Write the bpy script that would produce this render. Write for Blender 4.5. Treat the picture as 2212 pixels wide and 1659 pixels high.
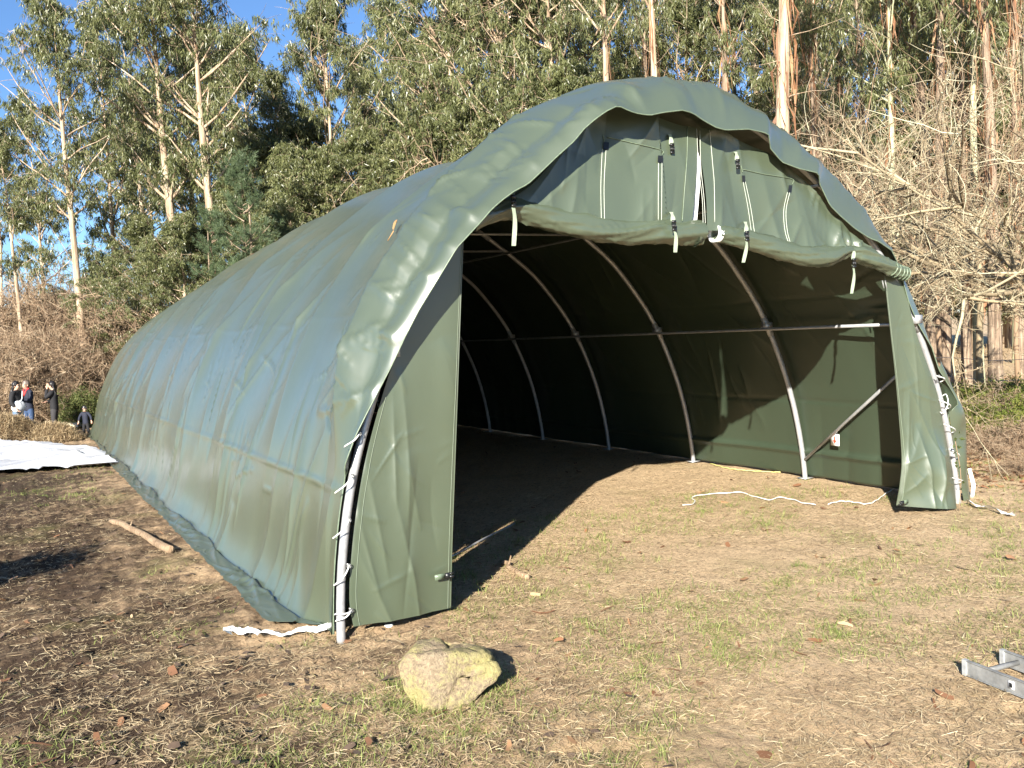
import bpy, math, random
import numpy as np
from mathutils import Vector, Matrix
rng = np.random.default_rng(7)
random.seed(7)
S = bpy.context.scene
for o in list(bpy.data.objects):
    bpy.data.objects.remove(o)
C = S.collection

# ------------------------------------------------------------------ camera
FPX, YAW, PIT, ROL = 1936.8175, 0.512403, -0.0578393, -0.053071
CAM = np.array([-6.20067, -6.9282, 2.40296])
PW, PH = 2212.0, 1659.0
def cam_axes():
    y, p, r = YAW, PIT, ROL
    f = np.array([math.sin(y)*math.cos(p), math.cos(y)*math.cos(p), math.sin(p)])
    r0 = np.array([math.cos(y), -math.sin(y), 0.0]); u0 = np.cross(r0, f)
    return np.array([math.cos(r)*r0+math.sin(r)*u0, -math.sin(r)*r0+math.cos(r)*u0, f])
AX = cam_axes()
cd = bpy.data.cameras.new('camera'); cam = bpy.data.objects.new('camera', cd); C.objects.link(cam)
cd.sensor_fit = 'HORIZONTAL'; cd.angle = 2*math.atan(PW/2/FPX); cd.clip_start = 0.05; cd.clip_end = 1500
m = Matrix.Identity(4)
for i in range(3):
    m[i][0], m[i][1], m[i][2], m[i][3] = AX[0][i], AX[1][i], -AX[2][i], CAM[i]
cam.matrix_world = m
S.camera = cam
# ------------------------------------------------------------------ light
W = bpy.data.worlds.new('World'); S.world = W; W.use_nodes = True
SUN_ELEV = math.radians(23.5); SUN_AZ = math.radians(224.0)      # where the sun stands, clockwise from +Y
wn = W.node_tree; bg = wn.nodes['Background']
sky = wn.nodes.new('ShaderNodeTexSky'); sky.sky_type = 'NISHITA'; sky.sun_disc = False
sky.sun_elevation = SUN_ELEV; sky.sun_rotation = SUN_AZ
sky.altitude = 900; sky.air_density = 1.0; sky.dust_density = 0.15; sky.ozone_density = 6.0
wn.links.new(sky.outputs[0], bg.inputs[0]); bg.inputs[1].default_value = 0.066
sd = bpy.data.lights.new('sun', 'SUN'); sd.energy = 5.0; sd.angle = math.radians(0.5); sd.color = (1.0, 0.93, 0.82)
sun = bpy.data.objects.new('sun', sd); C.objects.link(sun)
tr = Vector((-math.sin(SUN_AZ)*math.cos(SUN_ELEV), -math.cos(SUN_AZ)*math.cos(SUN_ELEV), -math.sin(SUN_ELEV)))
sun.rotation_euler = tr.to_track_quat('-Z', 'Y').to_euler()
S.view_settings.view_transform = 'Standard'; S.view_settings.look = 'None'
S.view_settings.exposure = 1.6; S.view_settings.gamma = 1.0; S.view_settings.use_curve_mapping = False

# ------------------------------------------------------------------ helpers
def ray(u, v):
    return AX.T @ np.array([(u-PW/2)/FPX, -(v-PH/2)/FPX, 1.0])
def on_ground(u, v, z=0.0):
    w = ray(u, v); return CAM + (z-CAM[2])/w[2]*w
def on_y(u, v, Y=0.0):
    w = ray(u, v); return CAM + (Y-CAM[1])/w[1]*w
def at_dist(u, d, v=700):                       # ground spot in a compass direction at a real distance
    w = ray(u, v); h = w[:2]/np.hypot(*w[:2]); return CAM[:2] + h*d
def z_at(u, v, d):                              # height that direction reaches at distance d
    w = ray(u, v); return CAM[2] + w[2]/np.hypot(w[0], w[1])*d
def smooth(e0, e1, x):
    t = np.clip((x-e0)/(e1-e0), 0, 1); return t*t*(3-2*t)
def _h(ix, iy, s):
    n = (ix.astype(np.int64)*374761393 + iy.astype(np.int64)*668265263 + s*1274126177) & 0xffffffff
    n = ((n ^ (n >> 13))*1274126177) & 0xffffffff
    n = n ^ (n >> 16)
    return (n & 0xffff)/65535.0
def vnoise(x, y, s=0):
    x = np.asarray(x, float); y = np.asarray(y, float); x, y = np.broadcast_arrays(x, y)
    ix = np.floor(x); iy = np.floor(y); fx = x-ix; fy = y-iy
    fx = fx*fx*fx*(fx*(fx*6-15)+10); fy = fy*fy*fy*(fy*(fy*6-15)+10)
    a = _h(ix, iy, s); b = _h(ix+1, iy, s); c = _h(ix, iy+1, s); d = _h(ix+1, iy+1, s)
    return (a*(1-fx)+b*fx)*(1-fy)+(c*(1-fx)+d*fx)*fy
def fbm(x, y, s=0, o=4):
    t = 0; a = 0.5; k = 1.0
    for i in range(o):
        t = t + a*vnoise(x*k+i*17.3, y*k-i*9.1, s+i); a *= 0.5; k *= 2.03
    return t
def ridge(x, y, s=0, p=1.5):
    return (1-np.abs(2*vnoise(x, y, s)-1))**p

def creases(x, y, n, seed, xr, yr, ang, ln, wd, amp):
    """sharp crested folds: n random line segments, each with its own width, length and height"""
    r = np.random.default_rng(seed); x, y = np.broadcast_arrays(x, y); d = np.zeros(x.shape)
    for _ in range(n):
        cx, cy = r.uniform(*xr), r.uniform(*yr); a = r.uniform(*ang); L = r.uniform(*ln); w = r.uniform(*wd); am = r.uniform(*amp)*(1 if r.random() < .72 else -.7)
        bend = r.normal(0, .12)/max(L, .1)
        p = (x-cx)*math.cos(a)+(y-cy)*math.sin(a); q = -(x-cx)*math.sin(a)+(y-cy)*math.cos(a)+bend*p*p
        m_ = (np.abs(p) < L/2) & (np.abs(q) < 5*w)
        if not m_.any(): continue
        t = p[m_]/L+.5; ww = w*(.35+1.1*t)
        d[m_] += am*np.exp(-np.abs(q[m_])/ww)*np.sin(np.pi*t)**.8
    return d
def tag(o, label=None, cat=None, group=None, kind=None):
    if label: o['label'] = label
    if cat: o['category'] = cat
    if group: o['group'] = group
    if kind: o['kind'] = kind
    return o
def empty(name, loc=(0, 0, 0), rz=0.0, parent=None):
    o = bpy.data.objects.new(name, None); C.objects.link(o); o.location = loc; o.rotation_euler = (0, 0, rz)
    o.empty_display_size = 0.2
    if parent: o.parent = parent
    return o
def mesh_np(name, V, F, mat, parent=None, smooth_=True, tint=None, loc=None):
    """V (n,3); F (m,k) array of quads or tris; tint per-vertex float"""
    me = bpy.data.meshes.new(name)
    V = np.ascontiguousarray(V, np.float32); F = np.ascontiguousarray(F, np.int32)
    me.vertices.add(len(V)); me.vertices.foreach_set('co', V.ravel())
    k = F.shape[1]
    me.loops.add(F.size); me.loops.foreach_set('vertex_index', F.ravel())
    me.polygons.add(len(F)); me.polygons.foreach_set('loop_start', np.arange(0, F.size, k, dtype=np.int32))
    try: me.polygons.foreach_set('loop_total', np.full(len(F), k, np.int32))
    except Exception: pass
    me.polygons.foreach_set('use_smooth', np.full(len(F), bool(smooth_)))
    if tint is not None:
        a = me.attributes.new('tint', 'FLOAT', 'POINT'); a.data.foreach_set('value', np.ascontiguousarray(tint, np.float32))
    me.update(calc_edges=True); me.validate()
    if mat: me.materials.append(mat)
    o = bpy.data.objects.new(name, me); C.objects.link(o)
    if loc is not None: o.location = loc
    if parent: o.parent = parent
    return o
class MB:
    """collects pieces with quads; build() links them as ONE mesh"""
    def __init__(s): s.V = []; s.F = []; s.T = []; s.n = 0
    def add(s, V, F, t=0.5):
        V = np.asarray(V, float); F = np.asarray(F, int)
        if F.shape[1] == 3: F = np.hstack([F, F[:, 2:3]])
        s.V.append(V); s.F.append(F+s.n); s.T.append(np.full(len(V), t) if np.isscalar(t) else t); s.n += len(V); return s
    def tube(s, P, R, n=8, t=0.5, caps=True):
        P = np.asarray(P, float); m_ = len(P); R = np.full(m_, R) if np.isscalar(R) else np.asarray(R, float)
        T = np.gradient(P, axis=0); T /= np.linalg.norm(T, axis=1)[:, None]+1e-12
        up = np.array([0.13, 0.21, 1.0]) if abs(T[0][2]) < .9 else np.array([1.0, 0.17, 0.1])
        A = []; a = np.cross(T[0], up); a /= np.linalg.norm(a)
        for i in range(m_):
            a = a - T[i]*(a@T[i]); a /= np.linalg.norm(a)+1e-12; A.append(a)
        A = np.array(A); B = np.cross(T, A)
        th = np.linspace(0, 2*math.pi, n, endpoint=False)
        V = P[:, None]+R[:, None, None]*(A[:, None]*np.cos(th)[None, :, None]+B[:, None]*np.sin(th)[None, :, None])
        V = V.reshape(-1, 3); i = np.arange(m_-1)[:, None]*n; j = np.arange(n)[None]; j2 = (j+1) % n
        F = np.stack([i+j, i+j2, i+n+j2, i+n+j], -1).reshape(-1, 4)
        if caps:
            V = np.vstack([V, P[0], P[-1]]); c0 = m_*n; c1 = c0+1
            jj = np.arange(n); k2 = (jj+1) % n; e = (m_-1)*n
            F = np.vstack([F, np.stack([jj, np.full(n, c0), np.full(n, c0), k2], -1), np.stack([e+jj, e+k2, np.full(n, c1), np.full(n, c1)], -1)])
        return s.add(V, F, t)
    def box(s, c, sz, R=None, t=0.5):
        a = np.array([[x, y, z] for x in (-.5, .5) for y in (-.5, .5) for z in (-.5, .5)])*np.array(sz)
        if R is not None: a = a @ np.array(R).T
        return s.add(a+np.array(c), [[0, 1, 3, 2], [4, 6, 7, 5], [0, 4, 5, 1], [2, 3, 7, 6], [0, 2, 6, 4], [1, 5, 7, 3]], t)
    def grid(s, P, t=0.5):
        P = np.asarray(P, float); a, b = P.shape[:2]
        i = np.arange(a-1)[:, None]*b; j = np.arange(b-1)[None]
        F = np.stack([i+j, i+j+1, i+b+j+1, i+b+j], -1).reshape(-1, 4)
        return s.add(P.reshape(-1, 3), F, t if np.isscalar(t) else np.asarray(t).ravel())
    def ell(s, c, r, n=12, t=0.5, f=None):
        th = np.linspace(0.02, math.pi-.02, n); ph = np.linspace(0, 2*math.pi, 2*n)
        T, Ph = np.meshgrid(th, ph, indexing='ij')
        P = np.stack([np.sin(T)*np.cos(Ph), np.sin(T)*np.sin(Ph), np.cos(T)], -1)
        if f: P = f(P)
        return s.grid(P*np.array(r)+np.array(c), t)
    def build(s, name, mat, parent=None, smooth_=True, loc=None):
        V = np.vstack(s.V); F = np.vstack(s.F)
        tri = F[:, 2] == F[:, 3]; tri2 = F[:, 1] == F[:, 2]
        me = bpy.data.meshes.new(name)
        if tri.any() or tri2.any():
            faces = [list(dict.fromkeys(f)) for f in F.tolist()]
            me.from_pydata(V.tolist(), [], faces)
            me.polygons.foreach_set('use_smooth', np.full(len(faces), bool(smooth_)))
            a = me.attributes.new('tint', 'FLOAT', 'POINT'); a.data.foreach_set('value', np.concatenate(s.T).astype(np.float32))
            me.update(); me.validate()
            if mat: me.materials.append(mat)
            o = bpy.data.objects.new(name, me); C.objects.link(o)
            if parent: o.parent = parent
            if loc is not None: o.location = loc
            return o
        bpy.data.meshes.remove(me)
        return mesh_np(name, V, F, mat, parent, smooth_, np.concatenate(s.T), loc)
def spline(P, n):
    P = np.asarray(P, float); k = len(P)
    if k < 3:
        t = np.linspace(0, 1, n)[:, None]; return P[0]*(1-t)+P[-1]*t
    Q = np.vstack([2*P[0]-P[1], P, 2*P[-1]-P[-2]]); out = []
    for u in np.linspace(0, k-1-1e-9, n):
        i = int(u); t = u-i; a, b, c, d = Q[i:i+4]
        out.append(.5*((2*b)+(c-a)*t+(2*a-5*b+4*c-d)*t*t+(3*b-a-3*c+d)*t**3))
    return np.array(out)

# ------------------------------------------------------------------ materials
class NT:
    def __init__(s, name, rough=.6, spec=.5, metal=0):
        s.m = bpy.data.materials.new(name); s.m.use_nodes = True; s.t = s.m.node_tree; s.b = s.t.nodes['Principled BSDF']
        s.b.inputs['Roughness'].default_value = rough; s.b.inputs['Metallic'].default_value = metal
        s.b.inputs['Specular IOR Level'].default_value = spec
        s.co = s.t.nodes.new('ShaderNodeTexCoord').outputs['Object']
    def n(s, ty, **kw):
        x = s.t.nodes.new(ty)
        for k, v in kw.items(): setattr(x, k, v)
        return x
    def l(s, a, b): s.t.links.new(a, b)
    def map(s, sc, src=None):
        x = s.n('ShaderNodeMapping'); x.inputs['Scale'].default_value = sc; s.l(src or s.co, x.inputs[0]); return x.outputs[0]
    def noise(s, scale, detail=6, rough=.55, vec=None, dist=0):
        x = s.n('ShaderNodeTexNoise'); x.inputs['Scale'].default_value = scale; x.inputs['Detail'].default_value = detail
        x.inputs['Roughness'].default_value = rough; x.inputs['Distortion'].default_value = dist
        s.l(vec or s.co, x.inputs['Vector']); return x.outputs['Fac']
    def ramp(s, fac, stops):
        x = s.n('ShaderNodeValToRGB'); e = x.color_ramp.elements
        while len(e) < len(stops): e.new(.5)
        for k, (p, c) in enumerate(stops):
            e[k].position = p; e[k].color = (*c, 1) if len(c) == 3 else c
        s.l(fac, x.inputs[0]); return x.outputs[0]
    def mix(s, fac, a, b, mode='MIX'):
        x = s.n('ShaderNodeMix', data_type='RGBA', blend_type=mode)
        for sock, v in ((x.inputs[0], fac), (x.inputs[6], a), (x.inputs[7], b)):
            if hasattr(v, 'links'): s.l(v, sock)
            elif isinstance(v, tuple): sock.default_value = (*v, 1)
            else: sock.default_value = v
        return x.outputs[2]
    def math(s, op, a, b=0.0):
        x = s.n('ShaderNodeMath', operation=op)
        for sock, v in ((x.inputs[0], a), (x.inputs[1], b)):
            if hasattr(v, 'links'): s.l(v, sock)
            else: sock.default_value = v
        return x.outputs[0]
    def attr(s, nm='tint'):
        x = s.n('ShaderNodeAttribute'); x.attribute_name = nm; return x.outputs['Fac']
    def col(s, c): s.l(c, s.b.inputs['Base Color']) if hasattr(c, 'links') else setattr(s.b.inputs['Base Color'], 'default_value', (*c, 1))
    def bump(s, h, dist=.01, strength=.6):
        x = s.n('ShaderNodeBump'); x.inputs['Distance'].default_value = dist; x.inputs['Strength'].default_value = strength
        s.l(h, x.inputs['Height']); s.l(x.outputs[0], s.b.inputs['Normal'])
def simple(name, c, rough=.6, metal=0, var=.25, sc=30, spec=.5, bumpd=0):
    k = NT(name, rough, spec, metal); n = k.noise(sc, 4)
    k.col(k.ramp(n, [(.25, tuple(x*(1-var) for x in c)), (.75, tuple(min(1, x*(1+var)) for x in c))]))
    if bumpd: k.bump(n, bumpd)
    return k.m
def tinted(name, stops, rough=.7, spec=.3, transl=0.0, tcol=None):
    k = NT(name, rough, spec); c = k.ramp(k.attr(), stops); k.col(c)
    if transl:
        tb = k.n('ShaderNodeBsdfTranslucent'); k.l(k.mix(.5, c, tcol or (.2, .25, .05)), tb.inputs[0])
        mx = k.n('ShaderNodeMixShader'); mx.inputs[0].default_value = transl
        k.l(k.b.outputs[0], mx.inputs[1]); k.l(tb.outputs[0], mx.inputs[2]); k.l(mx.outputs[0], k.t.nodes['Material Output'].inputs[0])
    return k.m
def mk_pvc(inner=False):
    k = NT('pvc_cover' if inner else 'pvc_green', .38, 1.0); k.b.inputs['Coat Weight'].default_value = .85 if inner else .15; k.b.inputs['Coat Roughness'].default_value = .26 if inner else .20; k.b.inputs['Coat IOR'].default_value = 1.75 if inner else 1.5
    n1 = k.noise(.9, 3)
    c = k.ramp(n1, [(.3, (.062, .081, .050)), (.7, (.071, .091, .057))])
    dust = k.ramp(k.noise(2.1, 6, .65), [(.60, (0, 0, 0)), (.80, (1, 1, 1))])
    c = k.mix(k.math('MULTIPLY', dust, .03), c, (.30, .28, .22))
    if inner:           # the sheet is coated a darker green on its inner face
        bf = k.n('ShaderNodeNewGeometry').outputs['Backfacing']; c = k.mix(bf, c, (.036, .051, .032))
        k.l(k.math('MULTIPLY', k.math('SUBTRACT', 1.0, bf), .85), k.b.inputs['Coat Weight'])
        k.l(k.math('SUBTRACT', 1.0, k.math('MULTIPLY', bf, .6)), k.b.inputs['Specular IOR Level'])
    k.col(c)
    k.l(k.ramp(k.noise(1.6, 3), [(.3, (.34,)*3), (.75, (.44,)*3)]), k.b.inputs['Roughness'])
    h = k.math('ADD', k.noise(2.2, 2, .45, dist=.6), k.math('MULTIPLY', k.noise(8, 3, .5, dist=1.0), .10))
    k.bump(h, .012, .5)
    return k.m
def mk_ground():
    k = NT('soil', .95, .15)
    big = k.noise(.55, 6, .6, dist=.5); mid = k.noise(3.2, 8, .65); fine = k.noise(26, 8, .7); vf = k.noise(120, 5, .7)
    sep = k.n('ShaderNodeSeparateXYZ'); k.l(k.co, sep.inputs[0])
    # trampled dark mud on the left of the entrance, dry pale earth and straw in front of it
    far = k.n('ShaderNodeMapRange'); far.inputs['From Min'].default_value = -7.5; far.inputs['From Max'].default_value = -12; far.inputs['To Min'].default_value = 0; far.inputs['To Max'].default_value = .45; k.l(sep.outputs[0], far.inputs['Value'])
    b0 = k.math('MULTIPLY', k.math('MINIMUM', k.math('MAXIMUM', k.math('ADD', sep.outputs[0], 3.3), -2.6), 2.5), .095)
    bias = k.math('ADD', b0, far.outputs[0])
    dry = k.math('ADD', k.math('ADD', k.math('MULTIPLY', big, .55), k.math('MULTIPLY', mid, .65)), bias)
    c = k.ramp(dry, [(.36, (.068, .046, .031)), (.46, (.190, .135, .086)), (.56, (.41, .295, .182)), (.80, (.54, .405, .255))])
    f = k.ramp(fine, [(.34, (.28, .26, .23)), (.44, (.90, .89, .88)), (.68, (1.25, 1.22, 1.18))])
    c = k.mix(1.0, c, f, 'MULTIPLY')
    c = k.mix(k.ramp(k.noise(45, 4, .8, vec=k.map((1, .25, 1))), [(.60, (0,)*3), (.70, (.55,)*3)]), c, (.48, .37, .22))
    g = k.ramp(k.math('ADD', k.math('MULTIPLY', k.noise(.9, 5), .8), k.math('MULTIPLY', fine, .35)), [(.62, (0,)*3), (.76, (.4,)*3)])
    k.col(k.mix(g, c, (.17, .18, .06)))
    k.bump(k.math('ADD', k.math('MULTIPLY', fine, 1.0), k.math('MULTIPLY', vf, .5)), .035, 1.0)
    return k.m
def mk_bark(name, c1, c2, c3, sc=1.0):
    k = NT(name, .85, .2)
    st = k.noise(3.0*sc, 8, .65, vec=k.map((3.2, 3.2, .22)), dist=.6); bl = k.noise(.8*sc, 5, .6, vec=k.map((1, 1, .5)))
    c = k.ramp(k.math('ADD', k.math('MULTIPLY', st, .65), k.math('MULTIPLY', bl, .4)), [(.40, c1), (.52, c2), (.66, c3)])
    k.col(c); k.bump(st, .06, .9); return k.m
def mk_galv():
    k = NT('galvanised_steel', .42, .5, .40)
    n = k.noise(9, 6, .7); k.col(k.ramp(n, [(.3, (.32, .33, .34)), (.7, (.50, .51, .52))]))
    k.l(k.ramp(k.noise(25, 5), [(.3, (.28,)*3), (.7, (.5,)*3)]), k.b.inputs['Roughness']); k.bump(n, .002, .5); return k.m
def mk_rock():
    k = NT('rock_surface', .9, .25)
    n = k.noise(3.5, 8, .65); f = k.noise(38, 8, .75)
    c = k.ramp(f, [(.3, (.17, .13, .08)), (.5, (.34, .265, .175)), (.7, (.48, .395, .27))])
    ly = k.ramp(k.math('ADD', k.math('MULTIPLY', n, .65), k.math('MULTIPLY', f, .55)), [(.555, (0,)*3), (.66, (.55,)*3)])
    k.col(k.mix(ly, c, (.40, .38, .12))); k.bump(k.math('ADD', f, k.math('MULTIPLY', k.noise(9, 6, .6, dist=1.5), 1.2)), .035, 1.0); return k.m
def mk_tarp():
    k = NT('white_sheet', .45, .4); k.col(k.ramp(k.noise(2, 4), [(.3, (.40, .42, .46)), (.7, (.50, .51, .53))]))
    k.bump(k.noise(2.4, 4, .5, vec=k.map((1, .45, 1)), dist=.8), .02, .25); return k.m
M = dict(
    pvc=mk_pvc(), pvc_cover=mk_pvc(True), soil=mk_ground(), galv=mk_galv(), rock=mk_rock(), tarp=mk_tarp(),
    rope=simple('white_rope', (.74, .74, .70), .8, sc=90), webbing=simple('pale_green_webbing', (.30, .36, .26), .85, sc=120),
    white=simple('white_plastic', (.80, .81, .80), .5, var=.05), black=simple('black_plastic', (.012, .013, .014), .35, sc=20),
    stitch=simple('stitching', (.62, .66, .58), .8, var=.1), stitch_dull=simple('dull_stitching', (.26, .31, .23), .8, var=.1), seam=simple('welded_seam', (.13, .17, .115), .4),
    red=simple('red_print', (.75, .06, .03), .5, var=.05), alu=simple('worn_aluminium', (.25, .255, .25), .55, .35, sc=14, var=.35, bumpd=.002),
    board=simple('pale_board', (.62, .56, .42), .8, sc=6, bumpd=.004), log=mk_bark('log_bark', (.20, .13, .08), (.38, .27, .17), (.50, .38, .25), 4),
    bark=mk_bark('eucalyptus_bark', (.15, .09, .055), (.40, .30, .205), (.56, .47, .35)),
    bark_brown=mk_bark('stringy_bark', (.085, .06, .042), (.25, .185, .13), (.45, .36, .26), 1.4),
    bark_green=mk_bark('mossy_smooth_bark', (.22, .22, .13), (.42, .42, .26), (.56, .52, .36)),
    leaf=tinted('eucalyptus_leaf', [(0, (.045, .056, .022)), (.40, (.120, .135, .052)), (.8, (.205, .210, .092)), (1, (.30, .28, .14))], .38, .6, .22, (.20, .26, .06)),
    leaf_blue=tinted('bluish_leaf', [(0, (.040, .056, .030)), (.5, (.105, .128, .060)), (1, (.24, .25, .14))], .38, .6, .2, (.18, .26, .10)),
    needle=tinted('pine_needle', [(0, (.035, .060, .030)), (.6, (.085, .125, .060)), (1, (.16, .20, .09))], .5, .4, .1),
    juniper=tinted('juniper_foliage', [(0, (.030, .045, .012)), (.6, (.085, .105, .030)), (1, (.17, .18, .06))], .6, .3, .1),
    twig=tinted('bare_twig', [(0, (.07, .045, .03)), (.45, (.24, .165, .105)), (.8, (.36, .27, .18)), (1, (.48, .40, .29))], .85, .2),
    lichen=tinted('lichen_twig', [(0, (.09, .06, .04)), (.5, (.27, .215, .135)), (.85, (.42, .38, .26)), (1, (.52, .51, .37))], .9, .15),
    straw=tinted('straw', [(0, (.15, .10, .06)), (.5, (.38, .285, .165)), (.85, (.55, .44, .27)), (1, (.68, .60, .40))], .6, .3, .1, (.5, .4, .2)),
    grass=tinted('grass_blade', [(0, (.10, .13, .03)), (.5, (.23, .28, .08)), (1, (.42, .43, .16))], .5, .4, .25, (.25, .35, .05)),
    litter=tinted('fallen_leaf', [(0, (.09, .045, .025)), (.5, (.25, .125, .065)), (.85, (.38, .23, .12)), (1, (.50, .40, .25))], .6, .35, .1, (.4, .2, .05)),
    fern=tinted('fern_frond', [(0, (.06, .07, .015)), (.5, (.13, .17, .03)), (1, (.30, .26, .08))], .6, .3, .2, (.2, .3, .05)),
    skin=simple('skin', (.50, .30, .21), .5, var=.08), hair_black=simple('black_hair', (.012, .010, .010), .4), hair_grey=simple('grey_brown_hair', (.13, .10, .08), .5),
    cloth_black=simple('black_cloth', (.010, .010, .012), .85), cloth_navy=simple('navy_cloth', (.010, .013, .028), .8), cloth_grey=simple('charcoal_cloth', (.035, .033, .035), .9),
    denim=simple('denim', (.10, .17, .27), .85, sc=15), denim_dark=simple('dark_denim', (.03, .06, .13), .85, sc=15), cloth_white=simple('grey_white_cloth', (.58, .60, .62), .8),
    cloth_red=simple('red_cloth', (.50, .03, .03), .7), shoe=simple('shoe', (.05, .05, .055), .6), glass=simple('clear_cap', (.7, .74, .74), .15),
)

# ================================================================== THE GROUND
def ground_h(x, y):
    r = np.hypot(x, y-8)
    near = smooth(1.2, 3.5, np.abs(x-0)*0+np.hypot(np.maximum(np.abs(x)-4.3, 0), np.maximum(np.abs(y-11)-11.5, 0)))
    h = (fbm(x*.35, y*.35, 3, 4)-.47)*.16*near
    mud = smooth(-1.5, -4.5, x)
    h = h + (fbm(x*2.2, y*2.2, 11, 4)-.48)*(.035+.05*mud)
    h = h + (ridge(x*7, y*7, 21, 2)-.4)*(.008+.034*mud)*smooth(30, 10, r)
    h = h - np.maximum(fbm(x*4.5, y*4.5, 27, 3)-.52, 0)*(.18+.45*mud)*smooth(26, 8, r)*near*1.0
    h = h + smooth(6.5, 14, x+0.15*(8-y))*.38*smooth(-6, 2, y)
    h = h - .012
    return h
def warp(lo, hi, dlo, dhi, step, n_out):
    a = np.arange(dlo, dhi, step); t = np.linspace(0, 1, n_out+1)[1:]
    left = dlo-(dlo-lo)*t[::-1]**2.6; right = a[-1]+(hi-a[-1])*t**2.6
    return np.concatenate([left, a, right])
gx = warp(-420, 420, -8.5, 6.5, .034, 90); gy = warp(-120, 620, -5.2, 9.0, .036, 110)
GX, GY = np.meshgrid(gx, gy)
mb = MB(); mb.grid(np.stack([GX, GY, ground_h(GX, GY)], -1))
ground = mb.build('ground', M['soil']); tag(ground, kind='structure')
ground['label'] = 'trampled brown earth with straw and thin grass'

def gh(x, y): return float(ground_h(np.array([x]), np.array([y]))[0])

# ================================================================== THE TENT
PI_ = math.pi
PROF = np.array([(4, 0), (3.99, .2), (3.93, .62), (3.8, 1.2), (3.62, 1.7), (3.35, 2.3), (3.13, 2.67), (2.8, 3.07), (2.49, 3.44), (1.87, 3.9), (1.2, 4.35), (.5, 4.65), (0, 4.72)])
_full = np.vstack([PROF*[-1, 1], PROF[::-1][1:]])
_seg = np.r_[0, np.cumsum(np.hypot(*np.diff(_full, axis=0).T))]
NA = 1321
_fx = np.interp(np.linspace(0, _seg[-1], NA), _seg, _full[:, 0]); _fz = np.interp(np.linspace(0, _seg[-1], NA), _seg, _full[:, 1])
_k = np.exp(-.5*(np.arange(-80, 81)/22.0)**2); _k /= _k.sum()          # round off the corners
def _sm(f):
    e = np.concatenate([2*f[0]-f[80:0:-1], f, 2*f[-1]-f[-2:-82:-1]]); return np.convolve(e, _k, 'valid')
_fx, _fz = _sm(_fx), _sm(_fz)
ARC = _seg[-1]
_tx = np.gradient(_fx); _tz = np.gradient(_fz); _l = np.hypot(_tx, _tz); NXp, NZp = -_tz/_l, _tx/_l      # outward normal
KY = np.array([-.1, .5, 1.05, 2, 4, 7, 11, 15, 19, 21, 23.4])
KSZ = np.array([1.0, 1.018, 1.034, 1.028, 1.025, 1.045, 1.028, .995, .95, .93, .91])
KSK = np.array([-.21, -.18, -.14, -.06, -.02, -.01, -.01, 0, .03, .06, .14])
HD, LT = 2.484, 22.45
def sec(a, Y, off=0.0):
    """a in 0..1 along the arch, Y along the tent -> x, z of the cover"""
    i = np.asarray(a)*(NA-1); ii = np.arange(NA)
    fx = np.interp(i, ii, _fx); fz = np.interp(i, ii, _fz); nx = np.interp(i, ii, NXp); nz = np.interp(i, ii, NZp)
    sz = np.interp(Y, KY, KSZ); sk = np.interp(Y, KY, KSK)
    z = fz*sz; return fx+sk*fz/4.7+nx*off, z+nz*off, nx, nz
tent = empty('storage_tent')
tag(tent, 'large dark green arched storage tent with its front door rolled up', 'tent')

# --- steel frame: every hoop a part of its own
def hoop_pts(k):
    Y = k*HD; a = np.linspace(0, 1, 90)
    i = a*(NA-1); ii = np.arange(NA); fx = np.interp(i, ii, _fx); fz = np.interp(i, ii, _fz)
    sk = -.20 if k == 0 else (0 if k < 7 else .05*(k-6)); sz = 1.0 if k < 7 else 1-.03*(k-6)
    zz = fz*sz; zz = zz-(.06*smooth(3.2, 4.2, zz) if k == 0 else 0)
    return np.stack([fx+sk*fz/4.7, np.full(90, Y+(.03 if k == 0 else 0)), zz], -1)
HOOPS = []
for k in range(10):
    P = hoop_pts(k); P = np.vstack([[P[0][0], P[0][1], -.05], P, [P[-1][0], P[-1][1], -.05]])
    mb = MB().tube(P, .037, 12)
    for sx in ((0, -1) if k else ()):      # foot plates
        mb.box((P[sx][0], P[sx][1], .015), (.18, .16, .012))
    for fr in (18, 36, 55, 73):
        q = P[fr:fr+3]; mb.tube(q, .043, 12)
    h = mb.build('hoop', M['galv'], tent); HOOPS.append(P)
def rod(name, a, b, r=.022, mat=None, parent=tent):
    return MB().tube([a, b], r, 10).build(name, mat or M['galv'], parent)
for sgn in (1, -1):
    for (x, z) in ((3.33, 2.30), (1.87, 3.88)):
        P = [(sgn*x*.985+(-.1*z/2.3 if k == 0 else .0), k*HD, (z if k < 7 else z*(1-.035*(k-6)))-.05) for k in range(10)]
        MB().tube(P, .021, 10).build('purlin', M['galv'], tent)
    rod('diagonal_brace', (sgn*3.96, HD-.05, .30), (sgn*3.52-.07, .05, 1.92))
    for k in (0, 1, 2, 3, 4):
        b = MB(); b.box((sgn*3.33-(.1 if k == 0 else 0), k*HD, 2.30), (.11, .12, .10)); b.build('clamp', M['galv'], tent)
MB().tube([(0-.2 if k == 0 else 0, k*HD, 4.62 if k < 7 else 4.62*(1-.035*(k-6))) for k in range(10)], .021, 10).build('purlin', M['galv'], tent)
for k in (2, 3):
    rod('tie_bar', (-1.85, k*HD, 3.88), (1.85, k*HD, 3.88), .018)

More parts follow.
